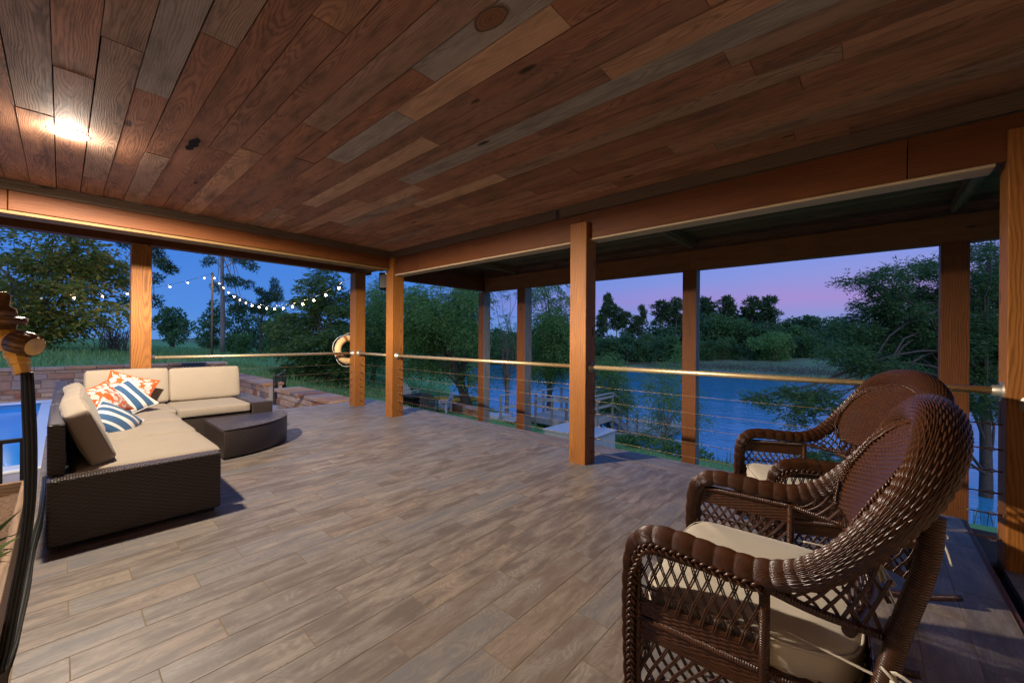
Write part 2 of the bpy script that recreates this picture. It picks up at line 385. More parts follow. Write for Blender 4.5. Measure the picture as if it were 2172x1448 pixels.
# ------------------------------------------------------------------ ceiling
SPECIAL = [(2.24, {(-3.42, 0.9): 2}), (1.60, {(-3.46, -2.40): 2, (-2.40, -1.1): 3}), (1.86, {(-4.86, -2.55): 3}), (2.35, {(-5.3, -3.42): 3}), (1.34, {(-1.95, -0.4): 2}), (0.30, {(-3.4, -1.6): 2}), (2.75, {(-3.9, -2.6): 3})]
def ceiling():
    b = MB(); y = -0.079 - 0.163 * 24
    while y < 3.86:
        w = 0.163 + random.uniform(-0.012, 0.014)
        if 1.076 < y: w *= 1.03
        y1 = min(y + w, 3.93); x = -6.45 - random.uniform(0, 1.6); ym = (y + y1) / 2
        fixed = {}
        for yy, segs in SPECIAL:
            if y <= yy < y1: fixed = segs
        while x < 4.2:
            l = random.choice((1.3, 1.8, 2.3, 2.8, 3.4, 4.0)) * random.uniform(0.85, 1.15); mi = 0
            for (f0, f1), fm in fixed.items():
                if abs(x - f0) < 0.01: l, mi = f1 - f0, fm
                elif x < f0 < x + l: l = f0 - x
            dz = random.uniform(-0.004, 0.003); e = 0.0026
            if min(x + l, 4.2) - max(x, -6.45) > 0.01:
                b.box(max(x, -6.45) + 0.0015, min(x + l, 4.2) - 0.0015, y + e * random.uniform(0.3, 2.2), y1 - e, 2.92 + dz, 2.94, mi, 0)
            x += l
        y = y1
    b.box(-8.2, 4.3, -4.2, 3.95, 2.95, 3.25, 1)
    k = len(b.v); pts = [(-4.19, .674), (-4.12, .655), (-4.06, .668), (-3.99, .655), (-3.93, .672), (-3.87, .694), (-3.91, .722), (-3.98, .716), (-4.03, .728), (-4.10, .706), (-4.15, .712)]
    b.v.extend([(x, y, 2.9155) for x, y in pts]); b.face(list(range(k, k + len(pts)))[::-1], [(0, 0)] * len(pts), 1)
    for cx, cy, rx, ry in ((-1.36, 1.36, 0.105, 0.058),):      # the one big sawn knot
        nr, na = 9, 28; P = np.array([[(cx + rx * r * math.cos(a) * (1 + .05 * math.sin(3 * a)), cy + ry * r * math.sin(a), 2.9155) for a in np.linspace(0, 2 * PI, na + 1)] for r in np.linspace(0.02, 1, nr)])
        b.grid(P[::-1], 4, False, (np.linspace(1, 0, nr), np.linspace(0, 1, na + 1)))
    g = G('sawn_knot'); u, v, _ = g.sep(g.uv()); nz = g.noise(g.pos(), 45.0, 3)
    rr = g.math('ADD', u, g.math('MULTIPLY', g.math('SUBTRACT', nz, 0.5), 0.22))
    knot = g.base(g.ramp(rr, [(0.0, (0.06, 0.03, 0.015)), (0.15, (0.21, 0.10, 0.050)), (0.30, (0.165, 0.076, 0.036)), (0.45, (0.22, 0.11, 0.056)), (0.62, (0.17, 0.08, 0.040)), (0.80, (0.22, 0.115, 0.064)), (0.88, (0.05, 0.028, 0.018)), (1.0, (0.22, 0.135, 0.09))]), 0.7, 0.2)
    grey = wood('grey_plank', [(0.33, 0.275, 0.235), (0.36, 0.30, 0.26)], ring=0.4, freq=85, knots=0.7, stain=0.6, staincol=(0.10, 0.085, 0.072), rough=0.75, spec=0.2, dark=0.4)
    tan = wood('tan_plank', [(0.54, 0.325, 0.20), (0.50, 0.31, 0.20)], ring=0.4, freq=85, knots=0.5, stain=0.5, staincol=(0.16, 0.09, 0.06), rough=0.75, spec=0.2, dark=0.45)
    o = b.build('ceiling', [M['ceil'], M['dark'], grey, tan, knot]); struct(o)
ceiling()

def beam(label, boxes, mats, bev=0.006):
    b = MB()
    for bx in boxes: b.box(*bx)
    return tag(b.build('wooden_beam', mats, None, bev), label, 'beam')
bl = thing('wooden_beam', 'stained beam over the sofa with a cream strip along its underside', 'beam', (-6.39, 0, 2.7))
def child(o, p):
    o.parent = p; o.matrix_parent_inverse = Matrix.Translation(-p.location); return o
b = MB(); b.box(-6.48, -6.33, -4.0, -0.36, 2.62, 2.92, 0, 1); b.box(-6.48, -6.331, -0.355, 4.0, 2.625, 2.919, 0, 1)
child(b.build('beam_board', M['beam'], None, 0.006), bl)
b = MB(); b.box(-6.56, -6.325, -4.0, 3.84, 2.585, 2.618, 0, 1)
M['bare_left'] = wood('honey_board', [(0.21, 0.125, 0.045)], ring=0.2, freq=40, knots=0.2, stain=0.15, staincol=(0.15, 0.08, 0.03), rough=0.6, spec=0.3, dark=0.75)
o = child(b.build('soffit_strip', M['bare_left'], None, 0.008), bl); o['label'] = 'cream coloured strip under the beam'
b = MB(); b.box(-6.332, -6.302, -4.0, 3.87, 2.815, 2.917, 0, 1)
child(b.build('trim_board', M['trim'], None, 0.004), bl)
br = thing('wooden_beam', 'long stained beam under the ceiling from corner post to right wall post', 'beam', (-2, 3.95, 2.65))
b = MB(); b.box(-6.30, -5.55, 3.90, 4.06, 2.512, 2.80, 0, 0); b.box(-5.545, -2.42, 3.902, 4.06, 2.512, 2.80, 0, 0); b.box(-2.415, 0.20, 3.90, 4.06, 2.512, 2.80, 0, 0); b.box(0.205, 3.2, 3.903, 4.06, 2.512, 2.80, 0, 0)
child(b.build('beam_board', M['beam'], None, 0.005), br)
for x0, x1 in ((-6.22, -2.535), (-2.31, 0.60)):
    b = MB(); b.box(x0, x1, 3.895, 4.075, 2.487, 2.509, 0, 0)
    o = child(b.build('soffit_strip', M['bare'], None, 0.006), br); o['label'] = 'pale board under the beam'
b = MB(); b.box(-6.30, -2.75, 3.868, 3.898, 2.80, 2.90, 0, 0); b.box(-2.70, 3.2, 3.866, 3.899, 2.802, 2.917, 0, 0); b.box(-6.30, -3.0, 3.87, 3.899, 2.903, 2.917, 0, 0)
child(b.build('trim_board', M['trim'], None, 0.004), br)
beam('outer stained beam on the two far left posts past the cream strip', [(-8.02, -7.84, -4.0, 4.35, 2.72, 2.94, 0, 1)], M['beam'])
b = MB(); b.box(-8.1, -6.6, 3.96, 4.2, 2.725, 2.93, 0, 0)
tag(b.build('wooden_beam', M['beam'], None, 0.006), 'short beam between the far corner posts above the black speaker', 'beam')

M['post_red'] = wood('red_brown_post', [(0.215, 0.068, 0.014), (0.185, 0.060, 0.013)], ring=0.62, freq=52, knots=0.35, stain=0.3, staincol=(0.09, 0.03, 0.008), rough=0.6, spec=0.3, dark=0.4)
# ------------------------------------------------------------------ posts
def post(label, x0, x1, y0, y1, z0, z1, extra=None, skylit_x=False):
    t = thing('wooden_post', label, 'post', ((x0 + x1) / 2, (y0 + y1) / 2, z0))
    b = MB(); b.box(x0, x1, y0, y1, z0, z1, 0, 2)
    o = b.build('post_shaft', [M['post'] if y0 < 5 else M['post_red'], M['grey']], None, 0.007)
    if skylit_x:                                    # grey colour stands in for sky light on this side
        for p in o.data.polygons:
            if p.normal.x > 0.5: p.material_index = 1
    child(o, t); return t
post('orange stained post right behind the outdoor sofa', -8.0, -7.80, 0.655, 0.875, -0.3, 2.72)
post('stained post with the ring buoy hanging on it', -8.01, -7.79, 3.965, 4.19, -0.3, 2.72)
post('stained corner post carrying the black speaker', -6.44, -6.225, 3.855, 4.08, -0.01, 2.81)
post('bright stained post standing alone in the middle of the railing', -2.53, -2.318, 3.835, 4.045, -0.01, 2.69)
pe = post('thick knotty post at the right edge with a round flange', 0.645, 0.86, 3.88, 4.09, -0.3, 2.70)
b = MB(); Mf = Matrix.Translation((0.765, 3.88, 1.005)) @ Matrix.Rotation(rad(90), 4, 'X')
b.lathe([(0.010, 0.030), (0.030, 0.028), (0.032, 0.012), (0.066, 0.010), (0.070, 0.0)], Mf, 24)
for k in range(4): b.lathe([(0.009, 0.016), (0.009, 0.0)], Mf @ Matrix.Rotation(k * PI / 2 + 0.6, 4, 'Z') @ Matrix.Translation((0.049, 0, 0)), 8)
child(b.build('flange', M['zinc']), pe)

# lower roof beyond the rail
post('outer post with sky lit grey side furthest left under the lower roof', -7.25, -7.06, 6.90, 7.13, -4.2, 2.55, skylit_x=True)
post('outer post with sky lit grey side second from the left under the lower roof', -5.985, -5.752, 6.905, 7.16, -4.2, 2.55, skylit_x=True)
post('outer post rising from the lake side between middle post and chairs', -2.318, -2.095, 6.90, 7.09, -4.2, 2.55, skylit_x=True)
post('outer dark red post standing behind the wicker chairs', 0.645, 0.878, 6.90, 7.10, -4.2, 2.55)
beam('outer lower beam, left length reaching the roof corner', [(-7.07, -2.215, 6.93, 7.07, 2.545, 2.875, 0, 0)], M['outer'])
beam('outer lower beam, right length running behind the right post', [(-2.210, 2.6, 6.932, 7.07, 2.545, 2.874, 0, 0)], M['outer'])
beam('dark end beam of the lower roof from corner post to outer corner', [(-7.20, -7.075, 4.30, 7.05, 2.565, 2.87, 0, 1)], M['beam'])
lr = thing('lower_roof', 'dark plank underside of the lower roof beyond the long beam', 'roof', (-2, 5.5, 2.9))
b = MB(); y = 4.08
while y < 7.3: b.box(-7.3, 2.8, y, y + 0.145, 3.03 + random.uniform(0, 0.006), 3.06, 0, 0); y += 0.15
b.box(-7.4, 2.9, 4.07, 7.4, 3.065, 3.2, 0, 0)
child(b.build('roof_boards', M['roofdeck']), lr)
for x in (-6.1, -2.2, 0.72):
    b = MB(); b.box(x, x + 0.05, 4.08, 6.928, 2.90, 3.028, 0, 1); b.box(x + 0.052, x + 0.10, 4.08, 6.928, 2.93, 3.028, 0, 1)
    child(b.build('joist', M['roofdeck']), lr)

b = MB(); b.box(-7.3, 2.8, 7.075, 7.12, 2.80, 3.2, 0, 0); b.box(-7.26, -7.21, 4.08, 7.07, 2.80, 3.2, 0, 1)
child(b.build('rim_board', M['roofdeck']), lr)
# unseen house added to block the afterglow; its pale wall bounces lamp light
hs = thing('house', 'unseen house of this covered patio, added behind the viewer to block afterglow', 'house', (2.0, -5.0, 0))
b = MB(); b.box(-2.2, 1.75, -9.0, -3.42, -2.7, 6.0); b.box(1.75, 9.0, -9.0, 2.9, -2.7, 6.0); child(b.build('wall', plain('pale_bounce_wall', (0.58, 0.47, 0.34), 0.8, 0.2)), hs)
b = MB(); b.box(-8.1, 4.2, -4.1, 3.9, 3.26, 5.6); child(b.build('unseen_storey', plain('house_siding', (0.30, 0.24, 0.19), 0.8, 0.2)), hs)
# ------------------------------------------------------------------ cable railing
def railing(label, p, q, zs=(0.13, 0.285, 0.42, 0.56, 0.70, 0.86), zr=1.075, fl=(1, 1)):
    p = Vector(p); q = Vector(q); d = (q - p).normalized()
    t = thing('cable_railing', label, 'railing', (p.x, p.y, 0), 0, 'cable railing spans between the posts')
    b = MB(); b.tube([p + Vector((0, 0, zr)), (p + q) / 2 + Vector((0, 0, zr)), q + Vector((0, 0, zr))], 0.024, 14)
    child(b.build('handrail', M['steel']), t)
    for e, s, on in ((p, 1, fl[0]), (q, -1, fl[1])):
        if not on: continue
        Mx = Matrix.Translation(e + Vector((0, 0, zr))) @ (d * s).to_track_quat('Z', 'Y').to_matrix().to_4x4()
        b = MB(); b.lathe([(0.060, 0.0), (0.060, 0.008), (0.036, 0.010), (0.034, 0.045), (0.026, 0.047)], Mx, 22)
        for k in range(4): b.lathe([(0.007, 0.0), (0.007, 0.013)], Mx @ Matrix.Rotation(k * PI / 2 + .7, 4, 'Z') @ Matrix.Translation((0.047, 0, 0)), 7)
        child(b.build('flange', M['zinc']), t)
    for z in zs:
        b = MB(); sag = 0.006
        pts = [p + (q - p) * s + Vector((0, 0, z - sag * 4 * s * (1 - s))) for s in np.linspace(0.0, 1.0, 9)]
        b.tube(pts, 0.0019, 5)
        for e, s in ((p, 1), (q, -1)):
            c = e + Vector((0, 0, z))
            b.tube([c, c + d * s * 0.03], 0.006, 6)
            rg = [c + d * s * (0.045 + 0.016 * math.cos(a)) + Vector((0, 0, 0.010 * math.sin(a))) for a in np.linspace(0, 2 * PI, 11)[:-1]]
            b.tube(rg, 0.0035, 5, closed=True)
            b.tube([c + d * s * 0.06, c + d * s * 0.15], 0.0045, 6)
        child(b.build('cable', M['cable']), t)
railing('gilded handrail and thin cables behind the sofa up to the ring buoy post', (-7.9, 0.875, 0), (-7.9, 3.965, 0), fl=(1, 1))
railing('short cable railing span between the two far corner posts', (-7.79, 4.06, 0), (-6.44, 3.98, 0))
railing('cable railing span from corner post to the bright middle post', (-6.225, 3.96, 0), (-2.53, 3.95, 0))
railing('cable railing span from middle post to right post behind the wicker chairs', (-2.318, 3.95, 0), (0.645, 3.97, 0))

# ------------------------------------------------------------------ recessed lamp
LX, LY = -4.53, 0.03
rl = thing('ceiling_light', 'round recessed ceiling light shining white in the plank ceiling', 'light', (LX, LY, 2.92))
b = MB(); b.lathe([(0.078, -0.004), (0.088, -0.012), (0.112, -0.008), (0.116, 0.0)], None, 40); o = b.build('trim_ring', M['white'], rl)
b = MB(); b.lathe([(0.001, -0.0125), (0.076, -0.0118), (0.079, -0.006)], None, 40); o = b.build('lens', M['lamp'], rl)
def lamp(name, loc, power, color, radius, shape=True, parent=None):
    l = bpy.data.lights.new(name, 'POINT'); l.energy = power; l.color = color; l.shadow_soft_size = radius
    o = bpy.data.objects.new(name, l); COL.objects.link(o); o.location = loc
    if parent: o.parent = parent; o.matrix_parent_inverse = Matrix.Translation(-parent.location)
    if shape:                                     # wide "batwing" throw of a recessed lamp (photometric curve)
        l.use_nodes = True; t = l.node_tree; g = G.__new__(G); g.t = t
        em = t.nodes['Emission']
        c = g.math('MULTIPLY', g.sep(g.n('NewGeometry').outputs['Normal'])[2], -1.0)
        cc = g.math('MAXIMUM', c, 0.32)
        s = g.math('POWER', cc, -2.1)
        s = g.math('MULTIPLY', s, g.math('MAXIMUM', g.math('MULTIPLY_ADD', c, 1.70, -0.035, clamp=True), 0.0055))
        t.links.new(s, em.inputs['Strength'])
    return o
lamp('lamp_light', (LX, LY, 2.86), 450, (1.0, 0.86, 0.70), 0.07, True, rl)
# ------------------------------------------------------------------ outdoor sofa
def weave_mat(name, c, rough=0.45, a=0.034, bb=0.0135, spec=0.5, hi=1.0):
    g = G(name); u, v, _ = g.sep(g.uv())
    row = g.math('FLOOR', g.math('DIVIDE', v, bb))
    ph = g.math('MULTIPLY', row, PI)
    wv = g.math('MULTIPLY_ADD', g.math('SINE', g.math('ADD', g.math('MULTIPLY', u, PI / a), ph)), 0.5, 0.5)
    st = g.math('SINE', g.math('MULTIPLY', g.math('FRACT', g.math('DIVIDE', v, bb)), PI))
    h = g.math('MULTIPLY', g.math('POWER', st, 0.6), g.math('MULTIPLY_ADD', wv, 0.75, 0.25))
    nz = g.noise(g.xyz(g.math('MULTIPLY', u, 14.0), g.math('MULTIPLY', row, 3.3), 0.0), 1.0, 2)
    col = g.mix(h, tuple(x * 0.10 for x in c), g.mix(nz, tuple(x * 0.8 for x in c), tuple(x * 1.6 * hi for x in c)))  # weave gaps darkened in the colour, as shade between strands
    g.bump(h, 0.9, 0.004)
    return g.base(col, rough, spec)
M['rattan'] = weave_mat('dark_rattan', (0.066, 0.047, 0.038), 0.36)
def cloth(name, c, sc=420.0, v=0.05):
    g = G(name); p = g.obj(); a = g.noise(p, sc, 2); b2 = g.noise(p, 5.0, 3)
    col = g.mix(b2, tuple(x * (1 - v) for x in c), tuple(x * (1 + v) for x in c))
    g.bump(g.math('ADD', g.math('MULTIPLY', a, 0.25), g.math('MULTIPLY', g.noise(p, 9.0, 3), 1.2)), 0.25, 0.012)
    m = g.base(col, 0.9, 0.15)
    g.b.inputs['Sheen Weight'].default_value = 0.15
    return m
M['beige'] = cloth('beige_canvas', (0.325, 0.268, 0.205))
M['beigepipe'] = cloth('beige_piping', (0.27, 0.215, 0.16))
M['cream'] = cloth('cream_canvas', (0.46, 0.40, 0.31))
M['orange'] = cloth('orange_cloth', (0.56, 0.105, 0.020))
M['blue'] = cloth('blue_cloth', (0.045, 0.105, 0.21))
M['whitecloth'] = cloth('white_cloth', (0.66, 0.63, 0.57))

def cushion_arr(L, W, H, r=0.035, puff=0.02, n=15, side=0.012, seed=0):
    """six rounded faces of a soft box centred at the origin, L along x, W along y, H along z"""
    rg = np.random.default_rng(seed); ph = rg.uniform(0, 6, 6)
    t = np.linspace(-1, 1, n); t = np.sign(t) * (1 - (1 - np.abs(t)) ** 1.6)
    U, V = np.meshgrid(t, t, indexing='ij'); out = []
    hs = np.array([L, W, H]) / 2
    for ax in range(3):
        for s in (-1, 1):
            P = np.zeros((n, n, 3)); o = [i for i in range(3) if i != ax]
            if s > 0: P[..., o[0]] = U; P[..., o[1]] = V
            else: P[..., o[0]] = V; P[..., o[1]] = U
            P[..., ax] = s
            if ax == 1: P = P[::-1]
            P = P * hs
            inner = np.clip(P, -(hs - r), hs - r); dd = P - inner
            P = inner + r * dd / (np.linalg.norm(dd, axis=-1, keepdims=True) + 1e-9)
            a, b_, c = P[..., 0] / hs[0], P[..., 1] / hs[1], P[..., 2] / hs[2]
            dome = np.clip((1 - a * a) * (1 - b_ * b_), 0, 1) ** 0.6
            wr = 0.004 * np.sin(P[..., 0] * 16 + ph[0]) * np.sin(P[..., 1] * 11 + ph[1]) + 0.003 * np.sin(P[..., 0] * 31 + P[..., 1] * 22 + ph[2])
            P[..., 2] += np.sign(c) * np.abs(c) * (dome * puff + wr * dome ** .3)
            P[..., 0] += a * side * (1 - c * c) * (1 - b_ ** 4); P[..., 1] += b_ * side * (1 - c * c) * (1 - a ** 4)
            out.append(P)
    return out
def apply(Mx, P):
    m = np.array(Mx); return P @ m[:3, :3].T + m[:3, 3]
def cushion(name, Mx, L, W, H, mat, pipe, parent, r=0.022, puff=0.02, seed=0, label=None):
    b = MB()
    for P in cushion_arr(L, W, H, r, puff, seed=seed): b.grid(apply(Mx, P))
    hx, hy, hz = L / 2 - 0.004, W / 2 - 0.004, H / 2 - 0.012
    for s in (-1, 1):
        lp = []
        for k in range(64):
            a = 2 * PI * k / 64; ca, sa = math.cos(a), math.sin(a); e = 0.16
            lp.append((hx * math.copysign(abs(ca) ** e, ca), hy * math.copysign(abs(sa) ** e, sa), s * hz))
        b.tube(apply(Mx, np.array(lp)), 0.0055, 6, closed=True, mi=1)
    o = b.build(name, [mat, pipe]); child(o, parent)
    if label: o['label'] = label
    return o
sofa = thing('outdoor_sofa', 'L shaped dark rattan sofa with beige cushions beside the pool', 'sofa', (-5.6, 0.5, 0))
def rbox(b, x0, x1, y0, y1, z0, z1, n=2):
    """woven box, UV in metres on every face (v up or across)"""
    c = [(x0, x1), (y0, y1), (z0, z1)]
    def q(ps, uv): 
        k = len(b.v); b.v.extend(ps); b.face([k, k + 1, k + 2, k + 3], uv)
    q([(x0, y0, z0), (x1, y0, z0), (x1, y0, z1), (x0, y0, z1)], [(x0, z0), (x1, z0), (x1, z1), (x0, z1)])
    q([(x1, y1, z0), (x0, y1, z0), (x0, y1, z1), (x1, y1, z1)], [(x1, z0), (x0, z0), (x0, z1), (x1, z1)])
    q([(x1, y0, z0), (x1, y1, z0), (x1, y1, z1), (x1, y0, z1)], [(y0, z0), (y1, z0), (y1, z1), (y0, z1)])
    q([(x0, y1, z0), (x0, y0, z0), (x0, y0, z1), (x0, y1, z1)], [(y1, z0), (y0, z0), (y0, z1), (y1, z1)])
    if x1 - x0 < y1 - y0: uv = [(x0, y0), (x1, y0), (x1, y1), (x0, y1)]
    else: uv = [(y0, x0), (y0, x1), (y1, x1), (y1, x0)]
    q([(x0, y0, z1), (x1, y0, z1), (x1, y1, z1), (x0, y1, z1)], uv)
    q([(x0, y1, z0), (x1, y1, z0), (x1, y0, z0), (x0, y0, z0)], uv)
def wbuild(b, name, parent, bev=0.014):
    bm = bmesh.new(); o = b.build(name, M['rattan'])
    bm.from_mesh(o.data); bmesh.ops.remove_doubles(bm, verts=bm.verts, dist=1e-5); bm.to_mesh(o.data); bm.free()
    md = o.modifiers.new('bevel', 'BEVEL'); md.width = bev; md.segments = 3
    return child(o, parent)
b = MB(); rbox(b, -6.52, -4.005, 0.06, 0.845, 0.03, 0.335); wbuild(b, 'wicker_base', sofa)
b = MB(); rbox(b, -7.70, -6.53, -0.06, 1.79, 0.03, 0.335); wbuild(b, 'wicker_base', sofa)
b = MB(); rbox(b, -4.00, -3.86, -0.06, 0.855, 0.03, 0.462); o = wbuild(b, 'armrest', sofa, 0.016); o['label'] = 'near armrest facing the open floor'
b = MB(); rbox(b, -7.78, -6.50, 1.80, 2.06, 0.03, 0.462); o = wbuild(b, 'armrest', sofa, 0.016); o['label'] = 'far armrest with a broad flat top'
for args in ((-5.20, -4.01, -0.06, 0.022, 0.03, 0.80), (-6.36, -5.21, -0.056, 0.02, 0.03, 0.80)):
    b = MB(); rbox(b, *args); wbuild(b, 'wicker_back', sofa)
b = MB(); rbox(b, -7.78, -6.37, -0.052, 0.058, 0.03, 0.80); wbuild(b, 'wicker_back', sofa)
b = MB(); rbox(b, -7.80, -7.705, 0.064, 1.79, 0.03, 0.78); wbuild(b, 'wicker_back', sofa)
for i, (x0, x1) in enumerate(((-5.0, -4.02), (-5.76, -5.005), (-6.52, -5.765))):
    cushion('seat_cushion', Matrix.Translation(((x0 + x1) / 2, 0.49 + 0.012 * (i - 1), 0.402)), x1 - x0 - 0.016, 0.83, 0.115, M['beige'], M['beigepipe'], sofa, r=0.03, puff=0.018, seed=i)
cushion('seat_cushion', Matrix.Translation((-7.03, 0.50, 0.402)), 0.995, 0.95, 0.115, M['beige'], M['beigepipe'], sofa, puff=0.012, seed=5)
cushion('seat_cushion', Matrix.Translation((-7.03, 1.385, 0.402)), 1.05, 0.79, 0.115, M['beige'], M['beigepipe'], sofa, puff=0.014, seed=6)
def back_M(x, y, z, rz, lean):
    return Matrix.Translation((x, y, z)) @ Matrix.Rotation(rz, 4, 'Z') @ Matrix.Rotation(lean, 4, 'X') @ Matrix.Rotation(rad(90), 4, 'X')
for i, (x, w) in enumerate(((-4.55, 0.90), (-5.42, 0.80), (-6.22, 0.76))):
    cushion('back_cushion', back_M(x, 0.130 + 0.012 * i, 0.664, rad(180) + rad((1.5, -2, 1)[i]), rad(-21 - i)), w, 0.405, 0.135, M['beige'], M['beigepipe'], sofa, r=0.028, puff=0.018, seed=20 + i)
cushion('back_cushion', back_M(-7.37, 0.60, 0.705, rad(90), rad(-13)), 0.80, 0.47, 0.14, M['beige'], M['beigepipe'], sofa, r=0.028, puff=0.018, seed=30)
cushion('back_cushion', back_M(-7.37, 1.43, 0.700, rad(90), rad(-13)), 0.83, 0.46, 0.14, M['beige'], M['beigepipe'], sofa, r=0.028, puff=0.018, seed=31)
for x, y in ((-3.93, 0.02), (-3.93, 0.79), (-6.6, 0.79), (-7.6, 0.05), (-6.6, 2.0), (-7.7, 2.0)):
    b = MB(); b.box(x - 0.03, x + 0.03, y - 0.03, y + 0.03, 0.0, 0.03); child(b.build('foot', M['black']), sofa)

# quarter round wicker table
ot = thing('wicker_table', 'quarter round dark rattan table with curved front beside the sofa', 'table', (-6.31, 1.21, 0))
def quarter(b, R, z0, z1):
    pts = [(0, 0)] + [(R * math.cos(a), R * math.sin(a)) for a in np.linspace(0, PI / 2, 29)]
    n = len(pts); L = 0
    for i in range(n):
        p, q = pts[i], pts[(i + 1) % n]; l = math.dist(p, q); k = len(b.v)
        b.v.extend([(p[0], p[1], z0), (q[0], q[1], z0), (q[0], q[1], z1), (p[0], p[1], z1)])
        b.face([k, k + 1, k + 2, k + 3], [(L, z0), (L + l, z0), (L + l, z1), (L, z1)], 0, 0 < i < n - 1); L += l
    for z, rev in ((z1, 1), (z0, -1)):
        k = len(b.v); b.v.extend([(x, y, z) for x, y in pts]); b.face([k + i for i in range(n)][::rev], [(y, x) for x, y in pts][::rev])
def qbuild(b, name):
    o = b.build(name, M['rattan'], ot); bm = bmesh.new(); bm.from_mesh(o.data); bmesh.ops.remove_doubles(bm, verts=bm.verts, dist=1e-5); bm.to_mesh(o.data); bm.free()
    md = o.modifiers.new('bevel', 'BEVEL'); md.width = 0.012; md.segments = 2; md.limit_method = 'ANGLE'; md.angle_limit = rad(30); return o
b = MB(); quarter(b, 0.925, 0.02, 0.325); qbuild(b, 'table_body')
b = MB(); quarter(b, 0.927, 0.3255, 0.340); qbuild(b, 'table_top')
for x, y in ((0.06, 0.06), (0.82, 0.06), (0.06, 0.82)):
    b = MB(); b.box(x - 0.02, x + 0.02, y - 0.02, y + 0.02, 0.0, 0.02); b.build('foot', M['black'], ot)

# ------------------------------------------------------------------ throw pillows
def pillow_fn(w, h, t):
    def f(u, v):
        u = np.asarray(u, float); v = np.asarray(v, float)
        x = u * w / 2 * (1 - 0.10 * (1 - v * v)); y = v * h / 2 * (1 - 0.10 * (1 - u * u))
        z = t / 2 * (np.clip((1 - u * u), 0, 1) ** 0.55) * (np.clip((1 - v * v), 0, 1) ** 0.55)
        return x, y, z
    return f
def pillow(label, Mx, w, h, t, kind, seed=0):
    o = thing('throw_pillow', label, 'pillow', Mx.translation); rot = Mx.to_3x3().to_4x4()
    f = pillow_fn(w, h, t); n = 33; tt = np.linspace(-1, 1, n); U, V = np.meshgrid(tt, tt, indexing='ij')
    b = MB(); rg = np.random.default_rng(seed)
    edges = [-1.0, -0.72, -0.60, -0.22, -0.02, 0.30, 0.52, 0.80, 1.01] if kind == 'stripe' else []
    def mi(i, j):
        if kind != 'stripe': return 0
        uu = (tt[i] + tt[i + 1]) / 2; k = sum(uu > e for e in edges) - 1
        return k % 2
    for s in (1, -1):
        x, y, z = f(U, V)
        z = z + 0.006 * np.sin(U * 5 + seed) * np.sin(V * 4 + 1) * (1 - U ** 2) * (1 - V ** 2)
        P = np.stack([x, y, s * z], -1)
        if s < 0: P = P[::-1]; 
        b.grid(apply(rot, P), (lambda i, j: mi(i, j)) if s > 0 else (lambda i, j: mi(n - 2 - i, j)))
    e = []
    for a, c in ((tt, -1), (1, tt), (tt[::-1], 1), (-1, tt[::-1])):
        A = np.broadcast_to(a, tt.shape) * 1.0; C = np.broadcast_to(c, tt.shape) * 1.0
        x, y, z = f(A, C); e += list(np.stack([x, y, z], -1)[:-1])
    mats = {'stripe': [M['blue'], M['whitecloth']], 'fruit': [M['orange'], M['whitecloth']]}[kind]
    ob = b.build('pillow_cover', mats); child0(ob, o)
    b = MB(); b.tube(apply(rot, np.array(e)), 0.006, 6, closed=True)
    child0(b.build('piping', M['whitecloth'] if kind == 'stripe' else M['orange']), o)
    if kind == 'fruit':                          # printed white pineapples, part of the cover's face
        bp = MB()
        def put(poly):
            for s in (1, -1):
                uu = np.array([p[0] for p in poly]); vv = np.array([p[1] for p in poly])
                if np.abs(uu).max() > 0.97 or np.abs(vv).max() > 0.97: return
                x, y, z = f(uu, vv); P = apply(rot, np.stack([x, y, s * (z + 0.0025)], -1)); k = len(bp.v)
                bp.v.extend(map(tuple, P)); ids = [k + i for i in range(len(poly))]
                bp.face(ids if s > 0 else ids[::-1], [(0, 0)] * len(poly))
        def fruit(cx, cy, a, sc):
            ca, sa = math.cos(a), math.sin(a)
            tr = lambda x, y: (cx + (x * ca - y * sa) * sc, cy + (x * sa + y * ca) * sc)
            for i in range(-3, 4):
                for j in range(-5, 6):
                    if (i + j) % 2: continue
                    x, y = i * 0.055, j * 0.055 - 0.16
                    if (x / 0.17) ** 2 + ((y + 0.16) / 0.24) ** 2 < 1.0:
                        q = 0.046; put([tr(x - q, y), tr(x, y - q), tr(x + q, y), tr(x, y + q)])
            for k in range(-4, 5):
                al = k * 0.30; l = 0.34 - 0.022 * abs(k) + 0.03 * (k % 2)
                bx = 0.02 * k
                m = (bx + math.sin(al) * l * 0.5, 0.06 + math.cos(al) * l * 0.5); tip = (bx * 1.5 + math.sin(al * 1.25) * l, 0.06 + math.cos(al * 1.15) * l)
                w_ = 0.032; nx, ny = math.cos(al), -math.sin(al)
                put([tr(bx - nx * .015, 0.05 - ny * .015), tr(m[0] - nx * w_, m[1] - ny * w_), tr(*tip), tr(m[0] + nx * w_, m[1] + ny * w_), tr(bx + nx * .015, 0.05 + ny * .015)])
        for i in range(-2, 3):
            for j in range(-2, 3):
                fruit(i * 0.50 + (0.25 if j % 2 else 0) + rg.uniform(-.03, .03), j * 0.52 + rg.uniform(-.03, .03), rg.uniform(-0.35, 0.35), 0.80)
        me = bp.build('print', M['whitecloth']); bm = bmesh.new(); bm.from_mesh(ob.data)
        k = len(bm.faces); bm.from_mesh(me.data); bm.faces.ensure_lookup_table()
        for fc in bm.faces[k:]: fc.material_index = 1
        bm.to_mesh(ob.data); bm.free(); bpy.data.objects.remove(me)
    return o
def child0(ob, o):
    ob.parent = o; return ob
